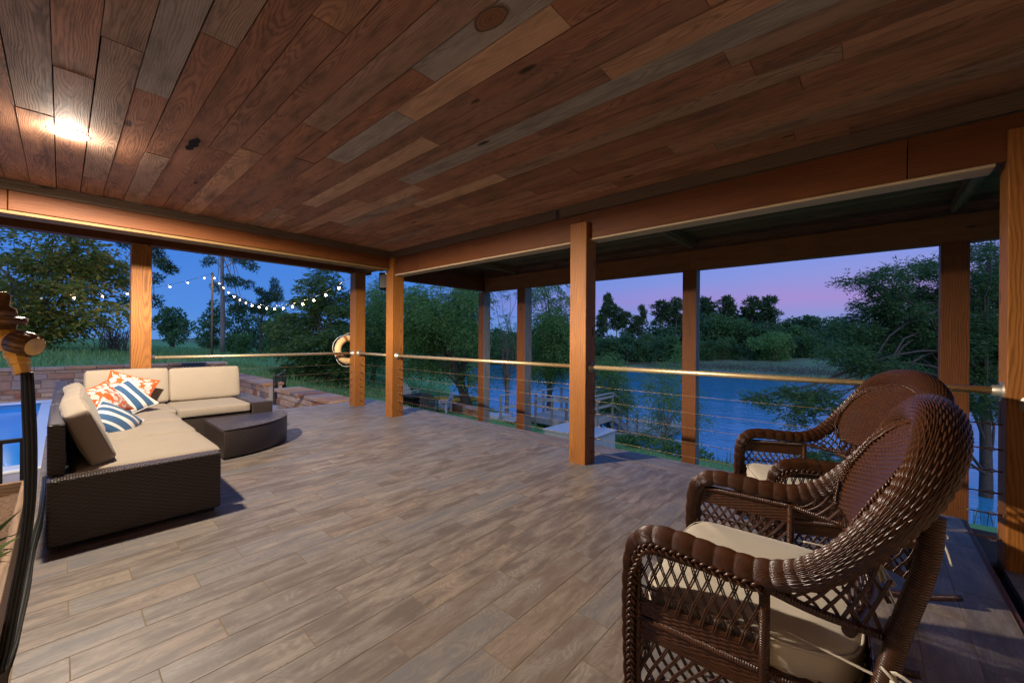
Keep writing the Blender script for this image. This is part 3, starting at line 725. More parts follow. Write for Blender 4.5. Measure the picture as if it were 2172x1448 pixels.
def PM(x, y, z, nrm, roll):
    """pillow whose face looks along nrm, turned by roll about it"""
    q = Vector(nrm).to_track_quat('Z', 'Y'); return Matrix.Translation((x, y, z)) @ q.to_matrix().to_4x4() @ Matrix.Rotation(roll, 4, 'Z')
pillow('orange pillow with white pineapples against the back cushion near the sofa corner', PM(-7.08, 0.570, 0.685, (0.93, -0.08, 0.42), rad(-20)), 0.50, 0.44, 0.17, 'fruit', 1)
pillow('blue and white striped pillow between the two orange pineapple pillows', PM(-6.62, 0.50, 0.625, (0.78, 0.12, 0.60), rad(28)), 0.46, 0.44, 0.17, 'stripe', 2)
pillow('orange pineapple pillow leaning on the side back cushions, in front of the striped one', PM(-6.05, 0.325, 0.70, (0.50, 0.66, 0.56), rad(10)), 0.44, 0.40, 0.15, 'fruit', 3)
pillow('blue and white striped pillow slumped nearest the front end of the sofa', PM(-5.50, 0.355, 0.550, (0.50, 0.50, 0.64), rad(32)), 0.42, 0.40, 0.17, 'stripe', 4)

# ------------------------------------------------------------------ ring buoy, speaker
rb = thing('ring_buoy', 'cream ring buoy with rope hung on the far rail post', 'ring buoy', (-8.09, 3.99, 1.145))
b = MB(); R0 = 0.235
b.tube([(0, R0 * math.cos(a), R0 * math.sin(a)) for a in np.linspace(0, 2 * PI, 49)[:-1]], 0.068, 14, closed=True)
b.build('float_ring', plain('cream_float', (0.66, 0.46, 0.22), 0.55, 0.4), rb)
for a0 in (0.4, 1.97, 3.54, 5.11):
    b = MB(); b.tube([(0, R0 * math.cos(a), R0 * math.sin(a)) for a in np.linspace(a0 - 0.10, a0 + 0.10, 5)], 0.0705, 14, caps=False)
    b.build('band', plain('rust_band', (0.30, 0.10, 0.03), 0.6), rb)
b = MB(); rp = []
for k in range(4):
    a0 = 0.4 + k * PI / 2
    for s in np.linspace(0, 1, 9)[:-1]:
        a = a0 + s * PI / 2; rr = R0 + 0.075 + 0.05 * math.sin(PI * s)
        rp.append((0.02 * math.sin(PI * s), rr * math.cos(a), rr * math.sin(a)))
b.tube(rp, 0.006, 5, closed=True); b.build('rope', M['whitecloth'], rb)
sp = thing('speaker', 'black loudspeaker hung under the beam by the corner post', 'speaker', (-6.62, 3.93, 2.44))
Ms = Matrix.Rotation(rad(52), 4, 'Z') @ Matrix.Rotation(rad(-4), 4, 'X')
b = MB(); b.box(-0.10, 0.10, -0.02, 0.17, -0.15, 0.15, M=Ms); b.build('cabinet', M['dark'], sp, 0.02, 3)
b = MB(); b.box(-0.09, 0.09, -0.034, -0.021, -0.14, 0.14, M=Ms); b.build('grille', M['black'], sp, 0.01, 2)
b = MB(); b.tube([(0.02, 0.12, 0.0), (0.10, 0.10, 0.02), (0.19, 0.06, 0.03)], 0.018, 8); b.build('bracket', M['black'], sp)
b = MB(); b.lathe([(0.0, 0.0), (0.013, 0.0), (0.013, 0.02), (0.0, 0.022)], Matrix.Translation((0.175, -0.07, 0.10)) @ Matrix.Rotation(rad(90), 4, 'X'), 12); b.build('cable_knob', M['white'], sp)

# ------------------------------------------------------------------ brass valve, hoses, planter, iron rail
M['brass'] = plain('brass', (0.95, 0.50, 0.09), 0.30, 0.8, 0.30, 0.08, 22)
M['brassdark'] = plain('dark_brass', (0.16, 0.075, 0.022), 0.33, 0.6, 0.35)
M['steelcap'] = plain('bright_cap', (0.90, 0.58, 0.20), 0.25, 0.7, 0.2)
dirc = Vector((-math.sin(YAW), math.cos(YAW), 0)); dirr = Vector((math.cos(YAW), math.sin(YAW), 0))
hv = thing('hose_valve', 'brass hose valve with ribbed knob hanging at the left edge above the dark hose', 'valve', (-2.562, -0.136, 1.362))
fr = Matrix((dirr, dirc, Vector((0, 0, 1)))).transposed().to_4x4()        # x right, y away, z up
tilt = fr @ Matrix.Rotation(rad(14), 4, 'Y')
Xax = tilt @ Matrix.Rotation(rad(90), 4, 'Y')                              # lathe axis along the knob
b = MB(); b.lathe([(0.020, -0.075), (0.040, -0.070), (0.047, -0.040), (0.047, 0.018), (0.044, 0.024)], Xax, 28); b.build('valve_body', M['brass'], hv)
b = MB(); b.lathe([(0.045, 0.024), (0.048, 0.030), (0.046, 0.060), (0.040, 0.100), (0.036, 0.103)], Xax, 28)
for k in range(14):
    a = k * 2 * PI / 14
    b.tube([tuple((Xax @ Matrix.Rotation(a, 4, 'Z') @ Matrix.Translation((0.046, 0, z))).translation) for z in (0.034, 0.06)] + [tuple((Xax @ Matrix.Rotation(a, 4, 'Z') @ Matrix.Translation((0.040, 0, 0.098))).translation)], 0.0045, 6)
kn = b.build('ribbed_knob', M['brassdark'], hv)
b = MB(); b.lathe([(0.0, 0.110), (0.022, 0.110), (0.030, 0.107), (0.035, 0.1035)], Xax, 28); o = b.build('end_cap', M['steelcap'], hv)
b = MB(); Tz = fr @ Matrix.Rotation(rad(6), 4, 'Y')
b.lathe([(0.026, 0.040), (0.028, 0.062), (0.024, 0.066)], Tz @ Matrix.Translation((-0.02, 0, 0)), 20)
b.lathe([(0.060, 0.062), (0.064, 0.070), (0.064, 0.083), (0.056, 0.090)], Tz @ Matrix.Translation((-0.035, 0, 0.004)), 26); b.build('collar', M['brassdark'], hv)
b = MB(); b.lathe([(0.040, 0.088), (0.045, 0.098), (0.040, 0.122), (0.022, 0.132), (0.022, 0.175), (0.010, 0.185)], Tz @ Matrix.Translation((-0.05, 0, 0.004)), 22); b.build('tap_neck', M['brassdark'], hv)
b = MB(); Td = fr @ Matrix.Translation((0.022, 0, -0.035)) @ Matrix.Rotation(rad(-17), 4, 'Y')
b.lathe([(0.030, 0.0), (0.036, -0.006), (0.037, -0.024), (0.033, -0.030), (0.030, -0.034), (0.030, -0.060), (0.026, -0.064), (0.024, -0.100), (0.020, -0.103)][::-1], Td, 8, sm=False); b.build('coupling', M['brass'], hv)
cu = bpy.data.curves.new('t', 'FONT'); cu.body = 'Orbit'; cu.size = 0.021; cu.align_x = 'CENTER'; cu.align_y = 'CENTER'; cu.extrude = 0.0008
to = bpy.data.objects.new('t', cu); COL.objects.link(to); dg = bpy.context.evaluated_depsgraph_get(); me = bpy.data.meshes.new_from_object(to.evaluated_get(dg)); bpy.data.objects.remove(to)
eb = MB(); eb.tube([(0.031 * math.cos(a), 0.0145 * math.sin(a), 0) for a in np.linspace(0.35, PI - 0.35, 14)], 0.0011, 5)
eb.tube([(0.031 * math.cos(a), 0.0145 * math.sin(a), 0) for a in np.linspace(PI + 0.35, 2 * PI - 0.35, 14)], 0.0011, 5)
e0 = eb.build('emblem', M['brassdark'], hv); bm = bmesh.new(); bm.from_mesh(e0.data); bm.from_mesh(me)
for v in bm.verts:                                                         # wrap the emblem round the body
    p = v.co.copy(); c, s = math.cos(rad(62)), math.sin(rad(62)); x, y = p.x * c + p.y * s, -p.x * s + p.y * c
    an = y / 0.047; v.co = tilt.to_3x3() @ Vector((x - 0.012, -(0.0474 + p.z) * math.cos(an), (0.0474 + p.z) * math.sin(an)))
bm.to_mesh(e0.data); bm.free()
g = G('ribbed_hose'); u, v, _ = g.sep(g.uv())
st = g.math('MULTIPLY_ADD', g.math('SINE', g.math('MULTIPLY', v, 2 * PI / 0.0125)), 0.5, 0.5)
g.bump(st, 0.8, 0.004); M['hose'] = g.base(g.mix(g.math('POWER', st, 4.0), (0.007, 0.006, 0.005), (0.060, 0.066, 0.056)), 0.55, 0.4)
b = MB(); hp = spline([(-2.510, -0.090, 1.235), (-2.506, -0.086, 1.12), (-2.50, -0.080, 0.93), (-2.50, -0.080, 0.74), (-2.512, -0.092, 0.555), (-2.54, -0.116, 0.348), (-2.567, -0.141, 0.14), (-2.585, -0.155, 0.055), (-2.66, -0.150, 0.030), (-2.85, -0.135, 0.022), (-3.3, -0.125, 0.022), (-4.08, -0.115, 0.022), (-4.56, -0.100, 0.022), (-5.2, -0.095, 0.022), (-5.9, -0.10, 0.022)], 90)
rr = [0.0175 + 0.002 * math.sin(i * 0.35) for i in range(90)]
b.tube(hp, rr, 16); tag(b.build('garden_hose', M['hose']), 'dark ribbed flat hose hanging from the brass valve down to the floor edge', 'hose')
M['soil'] = plain('soil', (0.15, 0.095, 0.062), 0.95, 0.1, 0, 0.5, 60, 0.6)
M['rawwood'] = wood('planter_wood', [(0.30, 0.19, 0.115)], freq=40, rough=0.75)
pl = thing('planter_box', 'low wooden planter filled with bare soil at the left floor edge', 'planter', (-3.7, -0.6, 0))
for bx in ((-4.92, -2.30, -0.20, -0.165, -0.5, 0.25, 0, 0), (-4.92, -2.30, -1.30, -1.26, -0.5, 0.25, 0, 0), (-4.955, -4.92, -1.30, -0.165, -0.5, 0.25, 0, 1)):
    b = MB(); b.box(*bx); child(b.build('side_board', M['rawwood'], None, 0.006), pl)
n = 60; gx, gy = np.meshgrid(np.linspace(-4.92, -2.3, n), np.linspace(-1.26, -0.20, 28), indexing='ij')
zz = 0.17 + 0.03 * np.sin(gx * 5 + gy * 4) + RNG.normal(0, 0.009, gx.shape)
b = MB(); b.grid(np.stack([gx, gy, zz], -1)); child(b.build('soil', M['soil']), pl)
M['blade'] = leafmat('blade_leaf', (0.05, 0.12, 0.03), (0.12, 0.20, 0.06), (0.26, 0.25, 0.12))
P = np.column_stack([RNG.uniform(-3.75, -3.15, 70), RNG.uniform(-0.50, -0.24, 70), np.full(70, 0.20)])
D = np.column_stack([RNG.normal(0, 0.6, 70), RNG.normal(0.15, 0.5, 70), np.full(70, 0.55)])
V = leaves(P, D, 0.20, 0.028, RNG, 0.25, 0.05)
tag(quads_mesh('planter_plant', V, M['blade']), 'green blade leaved plant sprouting from the planter soil', 'plant')
ir = thing('iron_railing', 'low black iron handrail between planter and pool', 'railing', (-5.0, -0.5, 0))
b = MB(); b.box(-5.02, -4.98, -1.6, -0.17, 0.545, 0.575, 0, 1); child(b.build('top_rail', M['black'], None, 0.004), ir)
for y in (-1.2, -0.76, -0.31, -0.2): b = MB(); b.box(-5.012, -4.988, y - 0.013, y + 0.013, -0.5, 0.545, 0, 2); child(b.build('baluster', M['black']), ir)
b = MB(); b.box(-5.02, -4.98, -0.160, -0.137, -0.5, 0.60, 0, 2); child(b.build('end_post', M['black'], None, 0.003), ir)

# ------------------------------------------------------------------ pool terrace, stone walls, gate
M['paver'] = plain('terrace_paving', (0.34, 0.29, 0.27), 0.8, 0.3, 0, 0.15, 5)
M['coping'] = plain('pool_coping', (0.62, 0.66, 0.72), 0.5, 0.4, 0, 0.04)
b = MB()
b.box(-18.0, -8.5, -0.16, 4.0, -0.62, -0.5); b.box(-8.8, -2.3, -9, -0.16, -0.62, -0.501); b.box(-18.0, -17.55, -9, -0.165, -0.62, -0.502)
struct(b.build('pool_deck', M['paver']))
b = MB()
b.box(-17.55, -8.8, -9, -0.165, -1.9, -1.8); b.box(-17.55, -17.5, -9, -0.165, -1.9, -0.52); b.box(-8.85, -8.8, -9, -0.165, -1.9, -0.52); b.box(-17.5, -8.85, -0.215, -0.165, -1.9, -0.52)
g = G('pool_liner'); struct(b.build('pool_basin', g.base((0.05, 0.33, 0.72), 0.5)))
b = MB(); b.box(-17.75, -17.35, -9, -0.12, -0.50, -0.44, 0, 1); b.box(-9.05, -8.72, -9, -0.12, -0.50, -0.45, 0, 1); b.box(-17.35, -9.05, -0.36, -0.12, -0.50, -0.455, 0, 0)
tag(b.build('pool_coping', M['coping'], None, 0.02, 3), 'pale rounded coping edge round the blue pool', 'coping')
g = G('pool_water'); nz = g.noise(g.pos(), 2.2, 3); g.bump(nz, 0.08, 0.05)
b = MB(); b.box(-17.5, -8.85, -9, -0.215, -0.66, -0.60); struct(b.build('pool_water', g.base((0.020, 0.40, 0.86), 0.15, 0.12)))

def stone_mat():
    g = G('quarry_stone'); rd = g.rnd(); p = g.pos()
    tone = g.ramp(rd, [(0, (0.37, 0.18, 0.105)), (0.2, (0.43, 0.27, 0.18)), (0.38, (0.28, 0.085, 0.038)), (0.52, (0.34, 0.23, 0.19)), (0.66, (0.44, 0.22, 0.105)), (0.80, (0.17, 0.115, 0.11)), (0.92, (0.52, 0.38, 0.28))], 'CONSTANT')
    n1 = g.noise(p, 7.0, 5, 0.65); n2 = g.noise(p, 2.6, 4)
    col = g.mix(g.ramp(n1, [(0.4, (0, 0, 0)), (0.75, (0.7,) * 3)]), tone, (0.22, 0.15, 0.11))
    col = g.mix(g.ramp(n2, [(0.5, (0, 0, 0)), (0.7, (0.5,) * 3)]), col, (0.46, 0.27, 0.15))
    g.bump(g.noise(p, 24.0, 5), 0.6, 0.02); return g.base(col, 0.85, 0.25)
M['stone'] = stone_mat(); M['mortar'] = plain('mortar', (0.36, 0.30, 0.26), 0.95, 0.1)
def stone_wall(label, p, q, z0, z1, th=0.40, cap=True):
    """coursed rubble from p to q (plan), faces on both sides, cap stones on top"""
    p = Vector((*p, 0)); q = Vector((*q, 0)); d = (q - p); L = d.length; rz = math.atan2(d.y, d.x)
    t = thing('stone_wall', label, 'wall', (p.x, p.y, z0), rz); H = z1 - z0
    ch = 0.09 if cap else 0.0
    b = MB(); b.box(0.01, L - 0.01, -th / 2 + 0.02, th / 2 - 0.02, 0, H - ch - 0.004, 1)
    for side in (-1, 1):
        z = 0.0
        while z < H - ch - 0.03:
            h = min(random.choice((0.13, 0.17, 0.21, 0.25)), H - ch - z)
            if H - ch - z - h < 0.06: h = H - ch - z
            x = 0.0
            while x < L - 0.01:
                l = random.uniform(0.22, 0.62); x2 = min(x + l, L)
                if L - x2 < 0.12: x2 = L
                pr = random.uniform(0.004, 0.028); e = 0.007
                y0, y1 = (-th / 2 - pr, -th / 2 + 0.10) if side < 0 else (th / 2 - 0.10, th / 2 + pr)
                if h > 0.19 and random.random() < 0.45:
                    hm = h * random.uniform(0.4, 0.6)
                    b.box(x + e, x2 - e, y0, y1, z + e, z + hm - e, 0); b.box(x + e, x2 - e, y0 - 0.004 * side, y1, z + hm + e, z + h - e, 0)
                else: b.box(x + e, x2 - e, y0, y1, z + e, z + h - e, 0)
                x = x2
            z += h
    b.build('wall_body', [M['stone'], M['mortar']], t, 0.012, 2)
    if cap:
        b = MB(); x = -0.03
        while x < L + 0.02:
            x2 = min(x + random.uniform(0.35, 0.8), L + 0.03); o_ = random.uniform(0, 0.03)
            b.box(x + 0.004, x2 - 0.004, -th / 2 - 0.05 - o_, th / 2 + 0.05 + o_, H - ch, H - random.uniform(0, 0.012), 0); x = x2
        b.build('cap_stones', M['stone'], t, 0.016, 2)
    return t
stone_wall('long rust and cream stone wall behind the pool', (-17.9, -9.0), (-17.9, 4.05), -2.7, 0.49)
stone_wall('short stone wall running from the long wall to the black gate', (-17.68, 4.05), (-12.75, 4.05), -2.7, 0.10, 0.42)
stone_wall('low stone wall with pale cap stones ending at the deck corner', (-11.75, 4.08), (-8.52, 4.08), -2.7, 0.045, 0.50)
b = MB(); b.box(-17.62, -17.40, 2.80, 3.36, -0.5, 0.45); b.box(-17.66, -17.36, 2.76, 3.40, 0.452, 0.50)
tag(b.build('storage_box', plain('slate_grey', (0.050, 0.052, 0.060), 0.6, 0.4), None, 0.015), 'small slate grey box standing against the long stone wall', 'box')
gt = thing('iron_gate', 'small black iron gate standing open between the two stone walls', 'gate', (-12.45, 3.98, -0.5), rad(58))
b = MB(); b.box(-0.03, 0.03, -0.03, 0.03, 0, 0.84, 0, 2); b.build('gate_post', M['black'], gt, 0.004)
b = MB(); b.box(-0.02, 0.02, 0.05, 0.95, 0.78, 0.81, 0, 1); b.box(-0.02, 0.02, 0.05, 0.95, 0.10, 0.13, 0, 1)
for k in range(8): b.box(-0.009, 0.009, 0.08 + k * 0.115, 0.098 + k * 0.115, 0.13, 0.78, 0, 2)
b.build('gate_leaf', M['black'], gt)
b = MB(); b.box(-0.05, 0.05, 0.97, 1.07, 0, 0.90, 0, 2); b.build('gate_post', M['black'], gt, 0.004)
# ------------------------------------------------------------------ wicker rocking chairs
def wicker_mat(name, wrap=False):
    g = G(name); u, v, _ = g.sep(g.uv()); nz = g.noise(g.obj(), 38.0, 3); n2 = g.noise(g.obj(), 6.0, 3)
    col = g.mix(nz, (0.016, 0.0050, 0.0018), (0.074, 0.0230, 0.0066))
    col = g.mix(g.ramp(n2, [(0.45, (0, 0, 0)), (0.7, (0.6,) * 3)]), col, (0.040, 0.018, 0.010))
    if wrap:
        s = g.math('SINE', g.math('MULTIPLY', u, 2 * PI / 0.0075)); g.bump(s, 0.7, 0.0016)
    else: g.bump(nz, 0.12, 0.002)
    return g.base(col, 0.34, 0.40)
M['wicker'] = wicker_mat('brown_wicker'); M['wrap'] = wicker_mat('wrapped_cane', True)
def frames(P):
    T = np.gradient(P, axis=0); T = unit(T); a = np.cross(T[0], [0, 1.0, 0.01]); a /= np.linalg.norm(a); A = [a]
    for i in range(1, len(P)):
        a = a - T[i] * (a @ T[i]); a /= np.linalg.norm(a); A.append(a)
    A = np.array(A); return T, A, np.cross(T, A)
def roll_mesh(b, path, nstr, rib, sub=3, per=6):
    """thick woven roll: strands run along the path over and under ribs"""
    L = np.sum(np.linalg.norm(np.diff(path[:, :3], axis=0), axis=1)); n = int(L / rib * per)
    Q = spline(path, n); P, R = Q[:, :3], Q[:, 3]; T, A, B = frames(P)
    ds = L / (n - 1); phi = np.cumsum(PI / (rib + (0.068 - rib) * np.clip((0.044 - R) / 0.006, 0, 1)) * ds)
    s = np.linspace(0, L, n); th = np.arange(nstr * sub) * 2 * PI / (nstr * sub)
    k = np.arange(nstr * sub) // sub; fr_ = (np.arange(nstr * sub) % sub) / sub
    prof = np.array([0.0, 0.8, 1.0, 0.8])[np.arange(nstr * sub) % sub]
    bl = np.clip((R - 0.0410) / 0.0045, 0, 1)[:, None]
    al = np.abs(np.sin(phi))[:, None] ** 0.7
    ow = np.sin(phi[:, None] + PI * k[None, :]) * 0.5 + 0.5
    disp = 0.0034 * prof[None, :] + 0.0046 * al * (1 - 0.6 * bl) + 0.0040 * bl * ow * prof[None, :]
    rr = R[:, None] + disp - 0.006
    pts = P[:, None] + rr[..., None] * (np.cos(th)[None, :, None] * A[:, None] + np.sin(th)[None, :, None] * B[:, None])
    b.grid(pts, uvs=(s, th * 0.05), wrap_v=True)
def woven(b, f, nu, nv, su=5, sv=4, amp=0.0035, flip=False, thick=0.0):
    """woven patch: nu ribs across u, nv strands along v; f(u, v) -> (x, y, z)"""
    U = np.linspace(0, 1, nu * su + 1); Vv = np.linspace(0, 1, nv * sv + 1)
    u, v = np.meshgrid(U, Vv, indexing='ij'); e = 1e-3
    p = f(u, v); N = np.cross(f(u + e, v) - p, f(u, v + e) - p); N = unit(N)
    k = np.minimum(np.floor(v * nv + 1e-6), nv - 1)
    prof = np.abs(np.sin(PI * v * nv)) ** 0.6
    ow = np.sin(PI * u * nu + PI * k)
    d = amp * (prof * (0.6 + ow))
    b.grid(p + N * d[..., None])
    if thick: b.grid((p - N * (thick - d[..., None]))[::-1])
def lattice(b, f, nu, nv=1, r=0.0032, twin=0.011, lean=1.0, bow=0.25, ns=5):
    """crossed cane pairs over the patch"""
    t = np.linspace(0, 1, 9)
    for sgn in (1, -1):
        for i in range(-int(nv * lean) - 1, nu + int(nv * lean) + 1):
            for tw in (-0.5, 0.5):
                u0 = (i + 0.5) / nu + tw * twin
                u = u0 + sgn * lean / nu * ((t - 0.5) * nv + bow * np.sin((t - 0.5) * 2 * PI) * 0.35)
                ok = (u >= -0.002) & (u <= 1.002)
                if ok.sum() < 3: continue
                uu, vv = u[ok], t[ok]; P = f(uu, vv); e = 1e-3
                N = unit(np.cross(f(uu + e, vv) - P, f(uu, vv + e) - P))
                b.tube(P + N * (0.0035 * sgn), r, ns, caps=False)
def braid(b, P, w=0.014, lam=0.055, r=0.0055, lat=None):
    P = np.array(P); T, A, B = frames(P)
    if lat is not None: A = unit(np.asarray(lat) - T * (T @ np.asarray(lat))[:, None]); B = np.cross(T, A)
    L = np.concatenate([[0], np.cumsum(np.linalg.norm(np.diff(P, axis=0), axis=1))])
    for k in range(3):
        ph = 2 * PI * L / lam + 2 * PI * k / 3
        b.tube(P + A * (w * np.sin(ph))[:, None] + B * (w * 0.45 * np.sin(2 * ph))[:, None], r, 6, caps=False)
def rods(b, P, n, gap, r, up=(0, 0, 1)):
    P = np.array(P)
    for k in range(n): b.tube(P + np.array(up) * gap * k + RNG.normal(0, 0.0006, P.shape), r, 5, caps=False)

HALF = [(-.685, -.405, .03, .020), (-.692, -.405, .28, .023), (-.688, -.405, .48, .028), (-.668, -.405, .600, .033), (-.606, -.408, .660, .037), (-.50, -.411, .670, .038), (-.37, -.415, .662, .039), (-.25, -.421, .664, .041), (-.15, -.430, .700, .0445), (-.065, -.434, .775, .047), (.015, -.424, .875, .051), (.085, -.390, .978, .057), (.132, -.312, 1.072, .063), (.157, -.170, 1.130, .066)]
FULL = np.array(HALF + [(.162, 0, 1.148, .067)] + [(x, -y, z, r) for x, y, z, r in HALF[::-1]])
FULL[:, 3] = np.where(FULL[:, 3] > 0.0405, 0.0405 + (FULL[:, 3] - 0.0405) * 0.72, FULL[:, 3])
def make_chair(label):
    t = thing('wicker_rocking_chair', label, 'rocking chair', (0, 0, 0), 0, 'brown wicker rocking chairs on the deck')
    b = MB(); roll_mesh(b, FULL, 58, 0.030, sub=4, per=8); b.build('arm_and_back_roll', M['wicker'], t)
    # back panel
    zb, zt = 0.690, 1.085
    def back(u, v):
        z = zb + (zt - zb) * v
        w = np.interp(v, [0, .2, .45, .7, .85, .95, 1], [.305, .358, .385, .365, .310, .245, .170])
        y = (u * 2 - 1) * w
        z = z - 0.03 * (1 - (2 * u - 1) ** 2) * (1 - v) ** 3 * 0 + 0.03 * v ** 3 * (1 - (2 * u - 1) ** 2)
        x = -0.055 + 0.165 * v ** 1.25 - 0.42 * y ** 2 * (1 - 0.55 * v) + 0.02
        return np.stack([x + 0 * y, y, z], -1)
    b = MB(); woven(b, back, 20, 50, 5, 4, 0.0052, thick=0.004); b.build('back_panel', M['wicker'], t)
    b = MB(); e = np.linspace(0, 1, 60)
    edge = np.vstack([back(np.zeros(60), e), back(np.linspace(0, 1, 50)[1:-1], np.ones(48)), back(np.ones(60), e[::-1])])
    edge = spline(edge + np.array([-0.012, 0, 0.004]), 220); braid(b, edge, 0.009, 0.04, 0.0042, lat=(0.0, 0.3, 1.0)); b.build('edge_braid', M['wicker'], t)
    def low(u, v):
        p = back(u, np.zeros_like(u) + 0.0 * u); z0 = 0.570
        q = np.stack([0.012 - 0.45 * ((2 * u - 1) * .34) ** 2, (2 * u - 1) * .345, np.full_like(u, z0)], -1)
        return q + (p - q) * np.asarray(v)[..., None]
    b = MB(); lattice(b, low, 13, 2, 0.0034, 0.014); b.build('lattice', M['wicker'], t)
    yy = np.linspace(-.40, .40, 21); b = MB()
    b.tube(np.stack([0.015 - 0.45 * yy ** 2 * 0.9, yy, np.full(21, .566)], -1), 0.017, 10); b.build('back_rail', M['wrap'], t)
    for s in (-1, 1):
        y = s * .405
        def side(x0, x1, z0, z1, yy=y, drop=0.0):
            return lambda u, v: np.stack([x0 + (x1 - x0) * u, yy + 0 * u, z0 + (z1 - z0) * v - drop * u], -1)
        b = MB(); woven(b, side(-.655, -.255, .300, .405), 13, 15, 5, 4, 0.003, thick=0.004); b.build('woven_side', M['wicker'], t)
        if s > 0: b = MB(); woven(b, side(-.655, -.255, .530, .622), 13, 13, 5, 4, 0.003, thick=0.004); b.build('woven_side', M['wicker'], t)
        b = MB(); lattice(b, side(-.655, -.255, .405, .532 if s > 0 else .630), 10, 2, 0.0028, 0.018); b.build('lattice', M['wicker'], t); b = MB()
        def skirt(u, v, y=y):
            x = -.655 + .66 * u; top = .275; bot = .03 + .15 * np.clip(np.sin(PI * u), 0, 1) ** 0.5
            return np.stack([x, y + 0 * u, bot + (top - bot) * v], -1)
        lattice(b, skirt, 15, 2, 0.0034, 0.012); b.build('lattice', M['wicker'], t); b = MB()
        def wing(u, v, s=s):                       # open lattice between arm roll and back leg
            x = -.225 + .27 * u; z0 = .600 - .03 * u; z1 = .640 + .20 * u ** 1.5
            return np.stack([x, s * (.405 - .03 * u), z0 + (z1 - z0) * v], -1)
        lattice(b, wing, 6, 2, 0.0034, 0.02); b.build('lattice', M['wicker'], t)
        b = MB(); u = np.linspace(0, 1, 24)
        rods(b, np.stack([-.66 + .67 * u, np.full(24, y), np.full(24, .276)], -1), 6, 0.0062, 0.0040)
        rods(b, np.stack([-.655 + .40 * u, np.full(24, y), np.full(24, .407)], -1), 3, 0.0062, 0.0036)
        rods(b, np.stack([-.655 + .40 * u, np.full(24, y), np.full(24, .462)], -1), 2, 0.0055, 0.0026)
        rods(b, skirt(u, 0 * u), 4, 0.008, 0.0058); b.build('border_cane', M['wicker'], t)
        b = MB(); b.tube(spline([(-.655, y, .02), (-.655, y, .53), (-.640, y, .585), (-.60, y, .606), (-.25, y, .610)], 40), 0.0135, 10); b.build('front_leg', M['wrap'], t)
        b = MB(); b.tube([(-.25, y, .28), (-.25, y, .45), (-.25, y, .62)], 0.0155, 10); b.build('side_post', M['wrap'], t)
        b = MB(); b.tube(spline([(-.25, y, .612), (-.12, y * .99, .590), (.03, y * .93, .575)], 14), 0.013, 9); b.build('arm_support', M['wrap'], t)
        b = MB(); b.tube(spline([(.118, s * .37, .93), (.105, s * .378, .80), (.055, s * .385, .60), (.02, s * .388, .42), (-.01, s * .390, .20), (-.02, s * .392, .035)], 30), [0.026] * 30, 12); b.build('back_leg', M['wrap'], t)
        rk = [(-.70, y, .055), (-.60, y, .034), (-.30, y, .017), (.0, y, .022), (.13, y, .040), (.18, y, .050)]
        b = MB(); b.tube(spline(rk, 30), 0.016, 8); b.build('rocker', M['wrap'], t)
        b = MB(); seg = np.array([p[:3] for p in spline(HALF[:8], 150)]) * [1, s * -1, 1] if s > 0 else np.array([p[:3] for p in spline(HALF[:8], 150)])
        seg = seg * 1.0; rr = spline(HALF[:8], 150)[:, 3]; off = np.zeros_like(seg); off[:, 1] = s * rr * 0.86
        T = unit(np.gradient(seg, axis=0)); dn = np.stack([-T[:, 2], 0 * T[:, 0], T[:, 0]], -1) * -1
        braid(b, seg + off * 1.08 + dn * (rr * 0.75)[:, None], 0.0125, 0.075, 0.0056, lat=(0.15, 0, 1)); b.build('edge_braid', M['wicker'], t)
    # front and back skirts, seat deck
    fr_ = lambda x, z0, z1: (lambda u, v: np.stack([x + 0 * u, -.40 + .80 * u, z0 + (z1 - z0) * v], -1))
    b = MB(); woven(b, fr_(-.665, .27, .355), 26, 12, 4, 4, 0.003, thick=0.004); b.build('woven_apron', M['wicker'], t); b = MB(); woven(b, fr_(.005, .36, .46), 26, 12, 4, 4, 0.003, thick=0.004); b.build('woven_apron', M['wicker'], t)
    b = MB(); lattice(b, fr_(-.665, .12, .27), 18, 2, 0.0034, 0.01); b.build('lattice', M['wicker'], t); b = MB(); lattice(b, fr_(.0, .20, .36), 18, 2, 0.0034, 0.01); b.build('lattice', M['wicker'], t)
    b = MB(); woven(b, lambda u, v: np.stack([-.66 + .67 * u, -.40 + .80 * v, 0.355 + 0 * u], -1), 24, 60, 3, 3, 0.003, thick=0.012); b.build('seat_deck', M['wicker'], t)
    b = MB()
    for s in (-1, 1): b.tube([(-.66, s * .40, .345), (-.3, s * .40, .345), (.02, s * .39, .345)], 0.014, 8)
    b.tube([(-.662, -.40, .345), (-.668, 0, .345), (-.662, .40, .345)], 0.015, 8); b.build('seat_frame', M['wrap'], t)
    # cushion
    def outline(k):
        a = np.linspace(0, 2 * PI, k, endpoint=False); ca, sa = np.cos(a), np.sin(a)
        x = np.where(ca < 0, -np.abs(ca) ** 0.22, np.abs(ca) ** 0.62); y = np.sign(sa) * np.abs(sa) ** 0.34
        return np.stack([-.335 + x * .325, y * .372], -1), a
    K = 120; O, a = outline(K); c0 = np.array([-.335, 0]); rows = []
    zb, zt = 0.342, 0.450
    prof = [(0.0, zb), (0.6, zb), (0.94, zb), (0.985, zb + .006), (1.0, zb + .018), (1.015, (zb + zt) / 2), (1.0, zt - .014), (0.985, zt - .004), (0.95, zt + .004), (0.85, zt + .012), (0.6, zt + .022), (0.3, zt + .027), (0.0, zt + .028)]
    for q, z in prof:
        wv = 0.003 * np.sin(a * 7) * (1 if 0.8 < q < 1.01 else 0)
        rows.append(np.column_stack([c0 + (O - c0) * max(q, 1e-4), np.full(K, z) + wv]))
    cu_ = MB(); cu_.grid(np.array(rows), wrap_v=True); cc = cu_.build('seat_cushion', M['cream'], t)
